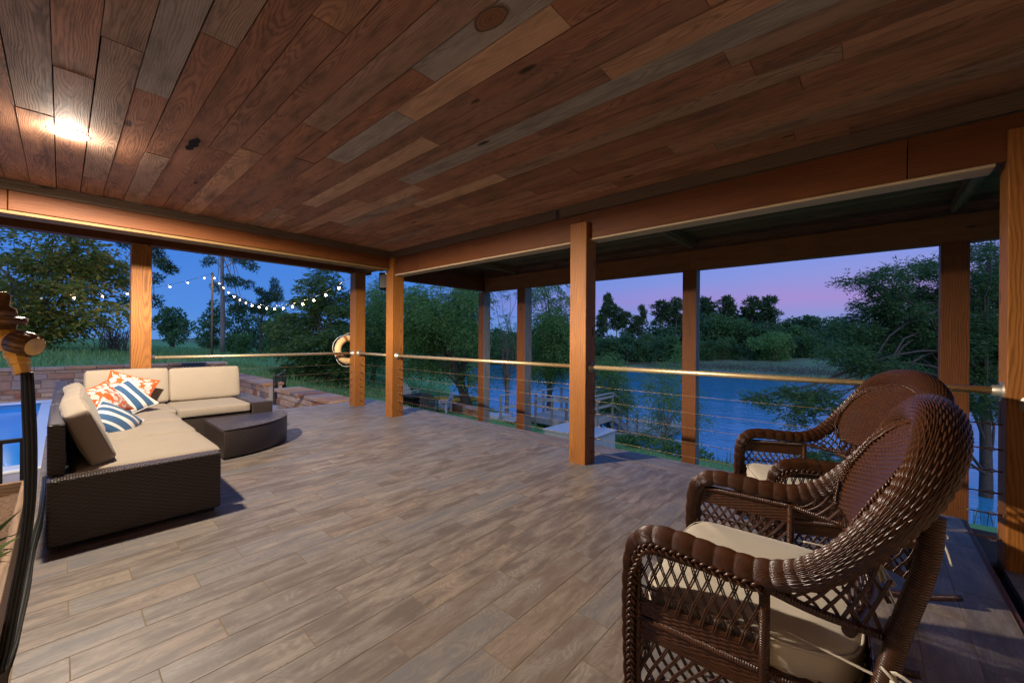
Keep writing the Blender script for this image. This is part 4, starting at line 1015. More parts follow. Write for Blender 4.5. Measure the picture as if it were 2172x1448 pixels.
    for z in (zb + .012, zt - .008):
        b = MB(); b.tube(np.column_stack([c0 + (O - c0) * 1.004, np.full(K, z)]), 0.0055, 6, closed=True); b.build('piping', M['cream'], cc)
    for s in (-1, 1):
        b = MB()
        b.tube(spline([(-.20, s * .36, .478), (-.10, s * .378, .475), (.0, s * .385, .465), (.045, s * .395, .470)], 16), 0.006, 6, sq=.5)
        for w in (0.012, -0.010):
            b.tube(spline([(.045, s * .405, .478), (.03 + w, s * .425, .515), (.06 + w * 2, s * .43, .50), (.045, s * .408, .476), (.055 + w, s * .43, .43), (.085 + w * 2, s * .435, .365), (.07 + w, s * .43, .375), (.048, s * .41, .47)], 36), 0.007, 6, sq=.45)
        b.tube(spline([(.05, s * .41, .475), (.065, s * .43, .40), (.10, s * .43, .31), (.125, s * .43, .22)], 16), 0.009, 6, sq=.4)
        b.lathe([(0.0, -0.012), (0.013, -0.006), (0.013, 0.008), (0.0, 0.013)], Matrix.Translation((.047, s * .41, .476)), 10); b.build('tie', M['cream'], cc)
    return t
ch = make_chair('wicker rocking chair nearest the camera with a cream seat cushion tied at the back')
ch.location = (0.0, 1.875, 0.0); ch.rotation_euler = (0, 0, rad(2))
dup(ch, (0.045, 3.42, 0.0), rad(24), 'wicker rocking chair farther back, against the cable railing, partly hidden by the nearer chair')
# ------------------------------------------------------------------ ground, lake, far bank
def smooth(a, b, x): t = np.clip((x - a) / (b - a), 0, 1); return t * t * (3 - 2 * t)
def near_y(x): return np.interp(x, [-90, -60, -45, -30, -20, -16, -8, 0, 20, 80, 200], [86, 58, 38, 24.5, 20.8, 19.6, 18.6, 17.4, 16.6, 15, 10]) + 0.35 * np.sin(x * 1.3) + 0.25 * np.sin(x * 2.9)
def far_y(x): return np.interp(x, [-90, -55, -22, 0, 30, 80, 200], [84, 74, 76, 74, 60, 48, 40]) + 1.2 * np.sin(x * 0.31) + 0.5 * np.sin(x * 0.9)
def gz(x, y):
    x = np.asarray(x, float); y = np.asarray(y, float)
    s = near_y(x) - y
    lawn = np.interp(s, [-12, -4, 0, 1.2, 3.2, 5.0, 9, 14], [-6.5, -5.2, -4.03, -3.5, -2.85, -2.45, -2.25, -2.2])
    field = 0.42 - 0.055 * np.clip(y, 0, 40) + 0.10 * np.sin(x * 0.17) + 0.08 * np.sin(y * 0.23 + x * 0.1)
    field = np.minimum(field, np.interp(s, [-12, 0, 2, 8, 16, 30], [-6.5, -4.0, -3.2, -1.8, -0.6, 2.0]))
    t = smooth(-9.0, -24.0, x)
    z = lawn * (1 - t) + field * t
    up = smooth(10.0, 4.6, y) * smooth(-8.0, -13.0, x) * (1 - t); z = z + up * 1.3
    s2 = y - far_y(x)
    farz = np.interp(s2, [-8, 0, 1.5, 5, 14, 40, 120], [-6.5, -4.03, -3.7, -3.45, -2.9, -1.8, 0.5])
    z = np.where(s2 > -8, np.maximum(z * 0 + farz, np.where(s > 0, z, -99)), z)
    pit = (x > -17.8) & (y < 4.2)
    z = np.where(pit, -2.75, z); z = np.where((x > -8.6) & (y < 8), np.minimum(z, -2.4), z)
    return z
xs = np.unique(np.concatenate([np.arange(-60, 30, 0.75), np.geomspace(30, 900, 26), -np.geomspace(60, 900, 26), [-17.95, -17.78, -8.6, -8.5]]))
ys = np.unique(np.concatenate([np.arange(-30, 95, 0.75), np.geomspace(95, 1200, 24), -np.geomspace(30, 800, 20), [4.15, 4.25]]))
gx, gy = np.meshgrid(xs, ys, indexing='ij')
zz = gz(gx, gy) + np.where((gx > -17.8) & (gy < 4.2), 0, RNG.normal(0, 0.025, gx.shape))
b = MB(); b.grid(np.stack([gx, gy, zz], -1))
def ground_mat():
    g = G('grass_ground'); p = g.pos(); x, y, z = g.sep(p)
    n1 = g.noise(p, 0.35, 5); n2 = g.noise(p, 6.0, 4)
    gr = g.mix(n2, (0.075, 0.190, 0.062), (0.160, 0.31, 0.105))
    gr = g.mix(g.ramp(n1, [(0.45, (0, 0, 0)), (0.68, (0.6,) * 3)]), gr, (0.15, 0.27, 0.12))
    dry = g.mix(n2, (0.10, 0.105, 0.08), (0.17, 0.165, 0.13))
    fbank = g.math('GREATER_THAN', y, 50.0)
    col = g.mix(g.math('MULTIPLY', fbank, g.ramp(n1, [(0.35, (0.25,) * 3), (0.6, (0.9,) * 3)])), gr, dry)
    mud = g.ramp(z, [(0.0, (1, 1, 1)), (0.001, (0, 0, 0))])
    g.bump(n2, 0.6, 0.05); return g.base(col, 0.95, 0.1)
struct(b.build('ground', ground_mat()))
g = G('lake_water'); p = g.pos(); x, y, z = g.sep(p)
n1 = g.noise(g.xyz(g.math('MULTIPLY', x, 0.5), g.math('MULTIPLY', y, 1.3), 0.0), 1.6, 4, 0.6)
n2 = g.noise(g.xyz(g.math('MULTIPLY', x, 0.05), g.math('MULTIPLY', y, 0.16), 0.0), 1.0, 3)
g.bump(g.math('ADD', g.math('MULTIPLY', n1, 0.35), n2), 0.34, 0.3)
m = g.base((0.030, 0.225, 0.37), 0.09, 0.5); g.b.inputs['IOR'].default_value = 1.36
b = MB(); gx, gy = np.meshgrid(np.linspace(-120, 900, 30), np.linspace(8, 130, 20), indexing='ij'); b.grid(np.stack([gx, gy, np.full_like(gx, -4.0)], -1))
struct(b.build('water', m))

def at(px, py, dep):
    """a point at its own distance along the photograph's line of sight (layout helper)"""
    x, y = (px - 1086) / 848.8, -(py - 719.7) / 848.8
    return np.array((0, 0, 1.38)) + dep * np.array(_d + _X * x + _Y * y)

# ------------------------------------------------------------------ trees
M['bark'] = plain('bark', (0.085, 0.068, 0.055), 0.9, 0.15, 0, 0.35, 12, 0.6)
M['barkpale'] = plain('pale_bark', (0.22, 0.19, 0.17), 0.9, 0.15, 0, 0.3, 12, 0.5)
M['leaf_big'] = leafmat('catalpa_leaf', (0.075, 0.125, 0.024), (0.185, 0.215, 0.040), (0.34, 0.24, 0.045), 0.4)
M['leaf_dark'] = leafmat('dark_leaf', (0.030, 0.085, 0.034), (0.080, 0.165, 0.062), None, 0.3)
M['leaf_mid'] = leafmat('mid_leaf', (0.045, 0.120, 0.038), (0.105, 0.215, 0.065), None, 0.35)
M['leaf_willow'] = leafmat('willow_leaf', (0.065, 0.165, 0.045), (0.165, 0.290, 0.072), None, 0.45)
M['leaf_cypress'] = leafmat('cypress_leaf', (0.032, 0.090, 0.032), (0.090, 0.165, 0.045), None, 0.35)
M['needle'] = leafmat('pine_needle', (0.026, 0.068, 0.028), (0.072, 0.125, 0.042), None, 0.25)
M['twig'] = plain('dry_twig', (0.16, 0.115, 0.085), 0.9, 0.1, 0, 0.25, 20)

def trunk_mesh(name, base, targets, r0, rng, mat, parent, fork=0.45, sag=0.0, main=None):
    b = MB(); base = np.array(base, float)
    main = np.array(main if main is not None else np.mean(targets, 0), float)
    n = 10; ph = rng.uniform(0, 6)
    pts = np.array([base + (main - base) * s + np.array([math.sin(s * 5 + ph), math.cos(s * 4 + ph), 0]) * r0 * 0.7 * s for s in np.linspace(0, 1, n)])
    b.tube(pts, np.linspace(r0 * 1.15, r0 * 0.35, n), 8)
    for tg in targets:
        tg = np.array(tg, float); s = rng.uniform(fork, 0.92); k = int(s * (n - 1)); p0 = pts[k]
        mid = p0 + (tg - p0) * 0.5 + np.array([0, 0, np.linalg.norm(tg - p0) * 0.10])
        L = np.linalg.norm(tg - p0); rr = max(0.010, min(r0 * 0.30, L * 0.011))
        w = [p0, p0 + (mid - p0) * .5 + rng.normal(0, .03 * L, 3), mid, mid + (tg - mid) * .5 + rng.normal(0, .03 * L, 3), tg]
        b.tube(spline(w, 9), np.linspace(rr, rr * 0.25, 9), 5, caps=False)
    return b.build(name, mat, parent)
def tree(name, label, base, clumps, mat, n, ll, lw, seed, r0=0.15, bark='bark', droop=0.0, jit=0.7, shell=0.35, fork=0.4, main=None, group=None, twigs=0, limbs=14, cat='tree'):
    """clumps: (x, y, z, rx, ry, rz) in world units"""
    rng = np.random.default_rng(seed); C = np.array(clumps, float)
    base = np.array(base, float); base[2] = float(gz(base[0], base[1])) - 0.1 if base[2] is None or base[2] < -50 else base[2]
    t = thing(name, label, cat, base, 0, group)
    c, r = C[:, :3] - base, C[:, 3:]
    P, d = clump_points(c, r, n, rng, shell)
    D = d * 0.7 + np.array([0, 0, 0.25 - droop]) 
    V = leaves(P, D, ll, lw, rng, jit)
    quads_mesh('crown', V, M[mat] if isinstance(mat, str) else mat, t)
    tg = c[rng.choice(len(c), min(limbs, len(c)), replace=False)]
    extra = c[rng.choice(len(c), twigs)] + rng.normal(0, 0.6, (twigs, 3)) * r[rng.choice(len(c), twigs)] if twigs else np.zeros((0, 3))
    trunk_mesh('trunk', (0, 0, 0), np.vstack([tg, extra]), r0, rng, M[bark], t, fork, main=main - base if main is not None else None)
    return t
def sprays(name, label, base, clumps, mat, ntw, per, tl, ll, lw, seed, r0=0.12, bark='bark', droop=1.0, group=None, limbs=14, main=None, fork=0.35, flat=0.0, bare=0, cat='tree'):
    """feathery tree: twigs that droop from the clumps, thin leaves along each twig"""
    rng = np.random.default_rng(seed); C = np.array(clumps, float); base = np.array(base, float)
    t = thing(name, label, cat, base, 0, group); c, r = C[:, :3] - base, C[:, 3:]
    P, d = clump_points(c, r, ntw, rng, 0.15)
    D = unit(d * np.array([1, 1, 0.6 - 0.5 * flat]) + np.array([0, 0, -0.35 * droop]) + rng.normal(0, 0.35, (ntw, 3)) * np.array([1, 1, 1 - 0.7 * flat]))
    s = np.linspace(0.1, 1, per)[None, :, None]; T = tl * rng.uniform(0.6, 1.3, (ntw, 1, 1))
    Q = P[:, None] + D[:, None] * T * s + np.array([0, 0, -0.45 * droop]) * T * s ** 2
    side = unit(np.cross(D, [0, 0, 1.0]) + 1e-6)[:, None] * np.where(np.arange(per) % 2, 1, -1)[None, :, None]
    LD = D[:, None] * 0.55 + side * 0.75 + np.array([0, 0, -0.35 * droop])
    V = leaves(Q.reshape(-1, 3), LD.reshape(-1, 3), ll, lw, rng, 0.28)
    quads_mesh('crown', V, M[mat], t)
    tg = c[rng.choice(len(c), min(limbs, len(c)), replace=False)]
    ex = [c[k] + rng.normal(0, 0.8, 3) * r[k] for k in rng.choice(len(c), bare)] if bare else []
    trunk_mesh('trunk', (0, 0, 0), np.vstack([tg] + ([ex] if len(ex) else [])), r0, rng, M[bark], t, fork, main=main - base if main is not None else None)
    return t
def px_clumps(dep, L, depth_r=0.8, jit=0.08, seed=0):
    """(px, py, rx, ry) at a distance -> clumps with real size and thickness, staggered in depth"""
    rng = np.random.default_rng(seed); out = []
    for (x, y, rx, ry) in L:
        dd = dep * (1 + rng.uniform(-jit, jit)); p = at(x, y, dd); k = dd / 848.8
        out.append((*p, rx * k, (rx + ry) / 2 * k * depth_r + 0.1, ry * k))
    return out
def gpt(px, py, dep):
    p = at(px, py, dep); p[2] = float(gz(p[0], p[1])) - 0.05; return p
rg = np.random.default_rng(5)
# big leaved tree beyond the pool
L = [(rg.uniform(-120, 235), rg.uniform(490, 720), rg.uniform(26, 46), rg.uniform(14, 24)) for _ in range(46)]
L = [l for l in L if ((l[0] - 60) / 190) ** 2 + ((l[1] - 605) / 128) ** 2 < 1.0] + [(225, 560, 26, 14), (240, 590, 20, 16), (200, 530, 26, 14), (150, 505, 25, 12), (75, 490, 18, 12), (30, 500, 25, 14), (120, 690, 40, 16), (190, 640, 36, 18), (60, 650, 40, 18)]
sprays('leafy_tree', 'large leafy tree with broad yellowish leaves behind the pool wall', gpt(35, 760, 22), px_clumps(22, L, 1.3, 0.10, 1), 'leaf_big', 3000, 7, 0.55, 0.245, 0.125, 3, 0.20, 'bark', 0.55, limbs=40, fork=0.3, bare=40)
# pines on the meadow
def pine(label, base, topz, clumps, seed, n=2600, ll=0.36, r0=0.22, group=None, bark='barkpale'):
    t = tree('pine_tree', label, base, clumps, 'needle', n * 2, ll, 0.085, seed, r0, bark, 0.0, 0.9, 0.2, 0.45, np.array([base[0], base[1], topz]), group, 0, 40)
    return t
bs = gpt(304, 752, 31)
pine('tall pine whose branches stick out on both sides of the sofa post', bs, 12.5, px_clumps(31, [(345, 560, 16, 9), (362, 572, 13, 7), (335, 545, 14, 10), (330, 590, 10, 10), (328, 640, 8, 12), (265, 520, 8, 6), (258, 575, 14, 10), (262, 600, 14, 12), (330, 525, 10, 8), (262, 640, 10, 8), (300, 480, 40, 20), (300, 430, 30, 20)], 0.9, 0.06, 3), 21)
bs = gpt(472, 752, 41)
pine('tallest pine with a bare pale trunk beside the string light pole', bs, 15.5, px_clumps(41, [(446, 552, 12, 8), (437, 560, 7, 5), (505, 551, 20, 8), (527, 560, 16, 9), (538, 570, 9, 7), (497, 598, 22, 10), (524, 603, 16, 9), (486, 590, 10, 7), (458, 606, 7, 8), (463, 618, 6, 5), (490, 634, 22, 8), (515, 645, 16, 9), (505, 655, 22, 8), (480, 500, 40, 20), (465, 470, 30, 20), (425, 530, 14, 5)], 0.9, 0.05, 4), 22, 3000)
bs = gpt(553, 752, 45)
pine('crooked pine with a raised curling branch right of the tallest pine', bs, 5.2, px_clumps(45, [(582, 600, 6, 9), (586, 616, 9, 12), (575, 630, 14, 10), (555, 622, 10, 6), (548, 615, 6, 4), (560, 640, 16, 8), (590, 632, 8, 10), (545, 655, 20, 8), (565, 660, 20, 8)], 0.9, 0.05, 5), 23, 1700, r0=0.16, bark='bark')
def blob(px, py, rx, ry, k, seed, lo=0.3, hi=0.5):
    r_ = np.random.default_rng(seed); o = []
    while len(o) < k:
        u, v = r_.uniform(-1, 1, 2)
        if u * u + v * v < 1: o.append((px + u * rx * 0.8, py + v * ry * 0.8, rx * r_.uniform(lo, hi), ry * r_.uniform(lo, hi)))
    return o
tree('oak_tree', 'round dark oak standing alone on the meadow behind the sofa post', gpt(365, 735, 58), px_clumps(58, blob(365, 690, 44, 36, 16, 31), 1.0, 0.04, 6), 'leaf_dark', 3400, 0.42, 0.26, 31, 0.3)
tree('cedar_tree', 'dark cedar left of the string light pole', gpt(447, 742, 52), px_clumps(52, [(455, 648, 8, 10), (452, 665, 16, 12), (442, 680, 20, 12), (460, 690, 22, 12), (438, 700, 22, 14), (458, 715, 26, 14), (436, 722, 22, 12), (450, 732, 30, 8), (466, 670, 10, 12)], 1.0, 0.03, 7), 'leaf_dark', 3000, 0.40, 0.16, 32, 0.25)
tree('cedar_tree', 'broad dark cedar behind the tall pine trunk', gpt(515, 742, 50), px_clumps(50, [(500, 660, 18, 14), (525, 668, 22, 14), (540, 690, 22, 16), (500, 690, 24, 16), (515, 715, 34, 18), (548, 720, 22, 16), (490, 725, 18, 14), (530, 738, 36, 8), (560, 700, 14, 16)], 1.0, 0.03, 8), 'leaf_dark', 3400, 0.40, 0.18, 33, 0.25)
tree('leafy_tree', 'blue green tree between the dark cedars and the layered cypress', gpt(600, 765, 40), px_clumps(40, [(590, 665, 16, 12), (605, 680, 22, 14), (580, 695, 24, 16), (612, 712, 26, 16), (585, 730, 28, 16), (610, 745, 26, 14), (575, 752, 24, 10), (625, 735, 18, 14)], 1.0, 0.04, 9), 'leaf_mid', 3600, 0.34, 0.18, 34, 0.2)
tree('shrub', 'light green shrub at the foot of the tallest pine', gpt(510, 752, 37), px_clumps(37, blob(508, 728, 24, 22, 9, 41), 1.0, 0.03, 10), 'leaf_mid', 1800, 0.24, 0.13, 35, 0.06, cat='shrub')
tree('shrub', 'small dark shrub close behind the long stone wall', gpt(236, 790, 24), px_clumps(24, blob(236, 762, 26, 18, 7, 42), 1.0, 0.03, 11), 'leaf_dark', 700, 0.20, 0.07, 36, 0.03, twigs=20, cat='shrub')
t = thing('dry_bush', 'tangle of dry brown twigs beside the sofa post', 'bush', gpt(240, 770, 26)); b = MB(); r_ = np.random.default_rng(8)
for k in range(75):
    a = r_.uniform(0, 2 * PI); L_ = r_.uniform(1.0, 2.6); p0 = np.array([r_.normal(0, .5), r_.normal(0, .4), 0.2])
    e = p0 + np.array([math.cos(a) * L_ * .65, math.sin(a) * L_ * .5, L_ * r_.uniform(.5, 1.0)]); mid = (p0 + e) / 2 + np.array([0, 0, L_ * .28])
    b.tube(spline([p0, mid, e, e + np.array([math.cos(a) * .3, math.sin(a) * .3, -r_.uniform(.2, .8)])], 8), [0.016] * 5 + [0.01] * 3, 4, caps=False)
b.build('twigs', M['twig'], t)
# layered cypress behind the ring buoy
L = [(665, 590, 9, 12), (693, 582, 9, 12), (690, 605, 20, 10), (660, 612, 18, 8), (715, 630, 26, 12), (660, 640, 30, 10), (700, 655, 36, 11), (735, 660, 26, 12), (640, 672, 32, 10), (690, 688, 42, 12), (735, 700, 30, 12), (625, 705, 40, 10), (680, 722, 48, 12), (730, 738, 34, 12), (620, 742, 40, 8), (680, 758, 52, 10), (640, 782, 48, 9), (700, 790, 50, 10), (735, 780, 28, 10), (690, 815, 40, 12), (600, 690, 24, 8)]
sprays('cypress_tree', 'tall layered cypress behind the ring buoy post', gpt(702, 810, 24), px_clumps(24, L, 1.4, 0.09, 12), 'leaf_cypress', 4400, 8, 0.55, 0.23, 0.075, 41, 0.22, 'bark', 0.35, limbs=21, flat=0.8, fork=0.15)
L = blob(800, 690, 42, 95, 22, 43, .22, .36)
sprays('willow_tree', 'airy willow seen between the two far corner posts', gpt(790, 815, 29), px_clumps(29, L, 1.2, 0.08, 13), 'leaf_willow', 3200, 8, 0.7, 0.25, 0.056, 42, 0.16, 'bark', 0.9, limbs=20, bare=14)
L = blob(905, 665, 60, 70, 18, 44, .25, .4) + blob(985, 665, 40, 68, 14, 45, .25, .4) + [(880, 760, 34, 22), (935, 765, 40, 18), (985, 740, 30, 24), (1005, 790, 24, 12), (1000, 620, 26, 20)]
sprays('willow_tree', 'wide many stemmed willow leaning over the fire pit chairs', gpt(993, 872, 22.5), px_clumps(23, L, 1.4, 0.12, 14), 'leaf_willow', 6000, 8, 0.75, 0.25, 0.056, 43, 0.26, 'bark', 1.0, limbs=36, fork=0.12, bare=26)
L = blob(1072, 700, 34, 60, 9, 46, .25, .4) + [(1085, 620, 12, 16), (1050, 615, 8, 8), (1060, 770, 30, 20), (1085, 790, 22, 18)]
sprays('twiggy_tree', 'thin half bare tree between the two left outer posts', gpt(1075, 858, 25), px_clumps(25, L, 1.2, 0.08, 15), 'leaf_mid', 520, 7, 0.6, 0.18, 0.04, 44, 0.12, 'barkpale', 0.5, limbs=9, bare=26, fork=0.2)
L = blob(1170, 715, 48, 62, 16, 47, .26, .42) + [(1140, 620, 16, 14), (1165, 600, 22, 8), (1190, 690, 26, 22), (1150, 780, 34, 16), (1195, 770, 26, 16), (1195, 640, 20, 16)]
sprays('willow_tree', 'bright green willow left of the bright middle post', gpt(1165, 868, 26), px_clumps(26, L, 1.3, 0.1, 16), 'leaf_willow', 4200, 8, 0.75, 0.25, 0.056, 45, 0.2, 'bark', 1.0, limbs=20, bare=14)
L = [(1275, 775, 22, 18), (1300, 772, 20, 14), (1290, 800, 30, 18), (1312, 830, 20, 16), (1280, 840, 22, 18), (1325, 850, 14, 14), (1300, 862, 20, 10)]
sprays('willow_sapling', 'pale willow sapling right of the middle post by the stairs', gpt(1285, 900, 21), px_clumps(21, L, 1.2, 0.06, 17), 'leaf_willow', 1400, 7, 0.5, 0.18, 0.042, 46, 0.06, 'barkpale', 0.9, limbs=7, bare=8)
L = [(1385, 800, 22, 26), (1405, 780, 16, 16), (1395, 840, 30, 24), (1430, 830, 22, 30), (1440, 790, 14, 24), (1375, 880, 22, 18), (1425, 885, 30, 22), (1400, 920, 30, 16), (1480, 880, 20, 16), (1470, 840, 12, 12)]
sprays('willow_sapling', 'sparse tall sapling in front of the open water', gpt(1408, 962, 17.5), px_clumps(17.5, L, 1.3, 0.06, 18), 'leaf_willow', 1000, 7, 0.5, 0.15, 0.034, 47, 0.045, 'barkpale', 0.7, limbs=10, bare=24, fork=0.05)
# near cypress on the right with branches over the water
L = [(1797, 592, 10, 5), (1815, 600, 10, 6), (1852, 590, 16, 9), (1870, 580, 16, 9), (1905, 572, 20, 9), (1935, 585, 22, 11), (1968, 560, 18, 9), (1990, 575, 22, 12), (1880, 610, 26, 10), (1925, 625, 34, 12), (1975, 625, 30, 16), (1860, 645, 34, 10), (1905, 660, 40, 14), (1960, 670, 40, 20), (1840, 675, 36, 12), (1900, 700, 50, 16), (1960, 715, 40, 20), (1800, 700, 40, 12), (1840, 730, 50, 14), (1920, 750, 60, 16), (1790, 745, 40, 12), (1860, 775, 60, 12), (2020, 640, 40, 30), (2025, 720, 40, 40), (2085, 540, 18, 14), (2100, 580, 20, 18), (2075, 600, 18, 20), (2100, 640, 28, 26), (2080, 690, 30, 26), (2100, 740, 28, 24), (2080, 790, 30, 20), (2100, 850, 28, 24), (2085, 520, 16, 8), (2140, 600, 30, 60), (2150, 720, 40, 60), (1990, 790, 60, 20)]
low = [(1590, 842, 7, 4), (1613, 839, 10, 6), (1638, 853, 11, 7), (1660, 836, 14, 7), (1690, 830, 18, 8), (1672, 876, 11, 8), (1705, 850, 18, 10), (1708, 884, 11, 8), (1690, 893, 7, 6), (1740, 840, 22, 12), (1745, 865, 18, 10), (1715, 960, 24, 7), (1760, 968, 30, 9), (1735, 975, 18, 6)]
sprays('cypress_tree', 'dark cypress on the right shore reaching its branches over the water', gpt(2090, 1050, 14), px_clumps(14, L, 1.3, 0.10, 19) + px_clumps(12.5, low, 1.1, 0.04, 20), 'leaf_cypress', 13000, 9, 0.36, 0.135, 0.036, 48, 0.17, 'bark', 0.35, limbs=30, flat=0.35, fork=0.30, bare=4, main=at(2095, 560, 14))
# far shore: woods of single trees
def proto(kind, seed):
    r_ = np.random.default_rng(seed)
    if kind == 'round':
        h = 9.0; cl = []
        while len(cl) < 16:
            u = r_.uniform(-1, 1, 3)
            if (u ** 2).sum() < 1: cl.append((u[0] * 2.9, u[1] * 2.7, 5.2 + u[2] * 3.6, r_.uniform(.9, 1.7), r_.uniform(.9, 1.6), r_.uniform(.7, 1.3)))
        cl += [(r_.uniform(-2.5, 2.5), r_.uniform(-2, 2), 1.4, 1.3, 1.3, 1.1) for _ in range(4)]
        t = tree('woodland_tree', 'dense green tree in the wood along the far shore', (0, 0, 0), cl, ('leaf_dark', 'leaf_mid', 'leaf_dark')[seed % 3], 1500, 0.62, 0.38, seed, 0.2, group='trees of the wood on the far shore', limbs=8)
    else:
        cl = []
        for k in range(13):
            z = 8.2 + 4.6 * (k / 12) ; a = r_.uniform(0, 2 * PI); rr = r_.uniform(.5, 2.1) * (1.15 - (k / 12) * .7)
            cl.append((math.cos(a) * rr, math.sin(a) * rr, z, r_.uniform(.7, 1.3), r_.uniform(.7, 1.2), r_.uniform(.35, .6)))
        t = tree('shore_pine', 'tall pine', (0, 0, 0), cl, 'needle', 1700, 0.75, 0.26, seed, 0.17, 'barkpale', main=np.array([0.1, 0, 13.0]), fork=0.6, limbs=13, group='pines above the wood on the far shore')
    return t
protos = [proto('round', s) for s in (61, 62, 63, 64)]
r_ = np.random.default_rng(77); used = set()
def put(pr, px, dep, topy, k0):
    p = at(px, 700, dep); p[2] = float(gz(p[0], p[1])) - 0.15
    H = (1.38 + (716.5 - topy + (px - 1086) * 0.0069) / 848.8 * dep) - p[2]
    s = H / k0; sx = s * r_.uniform(0.9, 1.25)
    if pr.name not in used: used.add(pr.name); o = pr; o.location = p; o.rotation_euler = (0, 0, r_.uniform(0, 6)); o.scale = (sx, sx, s); return o
    return dup(pr, p, r_.uniform(0, 6), None, (sx, sx, s))
sky_x = [700, 860, 1000, 1262, 1330, 1380, 1430, 1490, 1560, 1610, 1660, 1720, 1770, 1830, 2000, 2260]
sky_y = [690, 690, 690, 690, 693, 680, 668, 640, 645, 662, 664, 660, 668, 685, 680, 680]
for px in np.arange(835, 2280, 21):
    top = np.interp(px, sky_x, sky_y)
    put(protos[r_.integers(4)], px + r_.uniform(-7, 7), 104 + r_.uniform(-4, 4), top + r_.uniform(0, 12), 9.3)
for px in np.arange(830, 2260, 17):
    top = np.interp(px, sky_x, sky_y)
    put(protos[r_.integers(4)], px + r_.uniform(-8, 8), 93 + r_.uniform(-3, 3), top + r_.uniform(14, 38), 9.3)
for px in np.arange(838, 2260, 15):
    put(protos[r_.integers(4)], px + r_.uniform(-9, 9), 86.5 + r_.uniform(-2, 2), r_.uniform(700, 728), 9.3)
pp = [proto('pine', s) for s in (71, 72, 73)]
PN = [(1288, 621, 'tall pine with a long bare pale trunk right of the middle post'), (1308, 648, 'leaning pine close right of the tallest far pine'), (1325, 660, 'low spreading pine beside the gap in the far treeline'), (1349, 667, 'smallest dark pine left of the lone thin pine'), (1363, 645, 'lone thin pine standing free in the gap of the far treeline'), (1405, 637, 'broad flat crowned pine right of the lone thin pine'), (1433, 630, 'pine just left of the outer post behind the railing'), (1497, 629, 'dense pine just right of the outer post behind the railing'), (1543, 627, 'pine standing highest over the middle of the far wood'), (1594, 627, 'left one of the twin pines above the far wood'), (1628, 627, 'right one of the twin pines above the far wood'), (1275, 665, 'shadowy pine touching the middle post on the far shore')]
for i, (px, ty, lab) in enumerate(PN):
    o = put(pp[i % 3], px, 99, ty, 13.2); o['label'] = lab
    w = (0.9, 1.0, 1.0, 0.8, 0.55, 1.35, 1.0, 1.3, 1.1, 1.15, 1.3, 0.9)[i]; o.scale = (w, w, o.scale[2])
tree('willow_tree', 'pale green rounded willow on the far water edge', gpt(1640, 778, 82), px_clumps(82, blob(1640, 735, 50, 40, 14, 48), 1.0, 0.03, 21), 'leaf_willow', 3600, 0.60, 0.20, 49, 0.2, droop=0.6)
tree('shrub', 'small pale willow shrub on the far bank left of the outer post', gpt(1446, 772, 83), px_clumps(83, blob(1440, 752, 20, 20, 6, 49), 1.0, 0.03, 22), 'leaf_willow', 700, 0.55, 0.2, 50, 0.1, droop=0.5, cat='shrub')

# ------------------------------------------------------------------ ground cover that nobody could count
def blades(name, X, Y, h, w, mat, seed, lean=0.35):
    r_ = np.random.default_rng(seed); Z = gz(X, Y) - 0.02; n = len(X)
    P = np.column_stack([X, Y, Z]); D = np.column_stack([r_.normal(0, lean, n), r_.normal(0, lean, n), np.ones(n)])
    return tag(quads_mesh(name, leaves(P, D, h, w, r_, 0.05), mat), None, None, None, 'stuff')
M['grass'] = leafmat('grass_blade', (0.095, 0.215, 0.070), (0.185, 0.340, 0.115), (0.26, 0.36, 0.16), 0.4, 0.8)
M['reed'] = leafmat('dry_reed', (0.075, 0.080, 0.055), (0.14, 0.14, 0.095), None, 0.3, 0.9)
r_ = np.random.default_rng(9)
o = blades('meadow_grass', -19 - 42 * r_.random(26000) ** 1.4, r_.uniform(-14, 22, 26000), 0.36, 0.05, M['grass'], 1); tag(o, 'tall meadow grass beyond the stone walls', 'grass')
o = blades('lawn_grass', r_.uniform(-18, -1, 16000), r_.uniform(8, 17, 16000), 0.11, 0.03, M['grass'], 2, 0.5); tag(o, 'short lawn grass around fire pit and walkway', 'grass')
X = r_.uniform(-40, 30, 15000); o = blades('bank_reeds', X, far_y(X) + r_.gamma(2.0, 3.0, 15000), 0.42, 0.07, M['reed'], 3, 0.3); tag(o, 'dry grass and reeds along the far bank', 'reeds')
X = r_.uniform(-6.5, 4, 420); o = blades('shore_reeds', X, near_y(X) + r_.uniform(-0.8, 1.6, 420), 0.9, 0.022, M['leaf_dark'], 4, 0.12)
for v in range(0): pass
tag(o, 'thin dark reeds standing in the shallow near shore water', 'reeds')
P = at(1385, 955, 15.5); C = [(P[0] + r_.uniform(-2.2, 2.0), P[1] + r_.uniform(-0.6, 1.0), -3.0 + r_.uniform(-.25, .15), .55, .5, .33) for _ in range(16)]
tree('shrub', 'low dark green shrub mass on the bank below the deck edge', (P[0], P[1], -3.4), C, 'leaf_mid', 3600, 0.15, 0.08, 51, 0.03, cat='shrub')

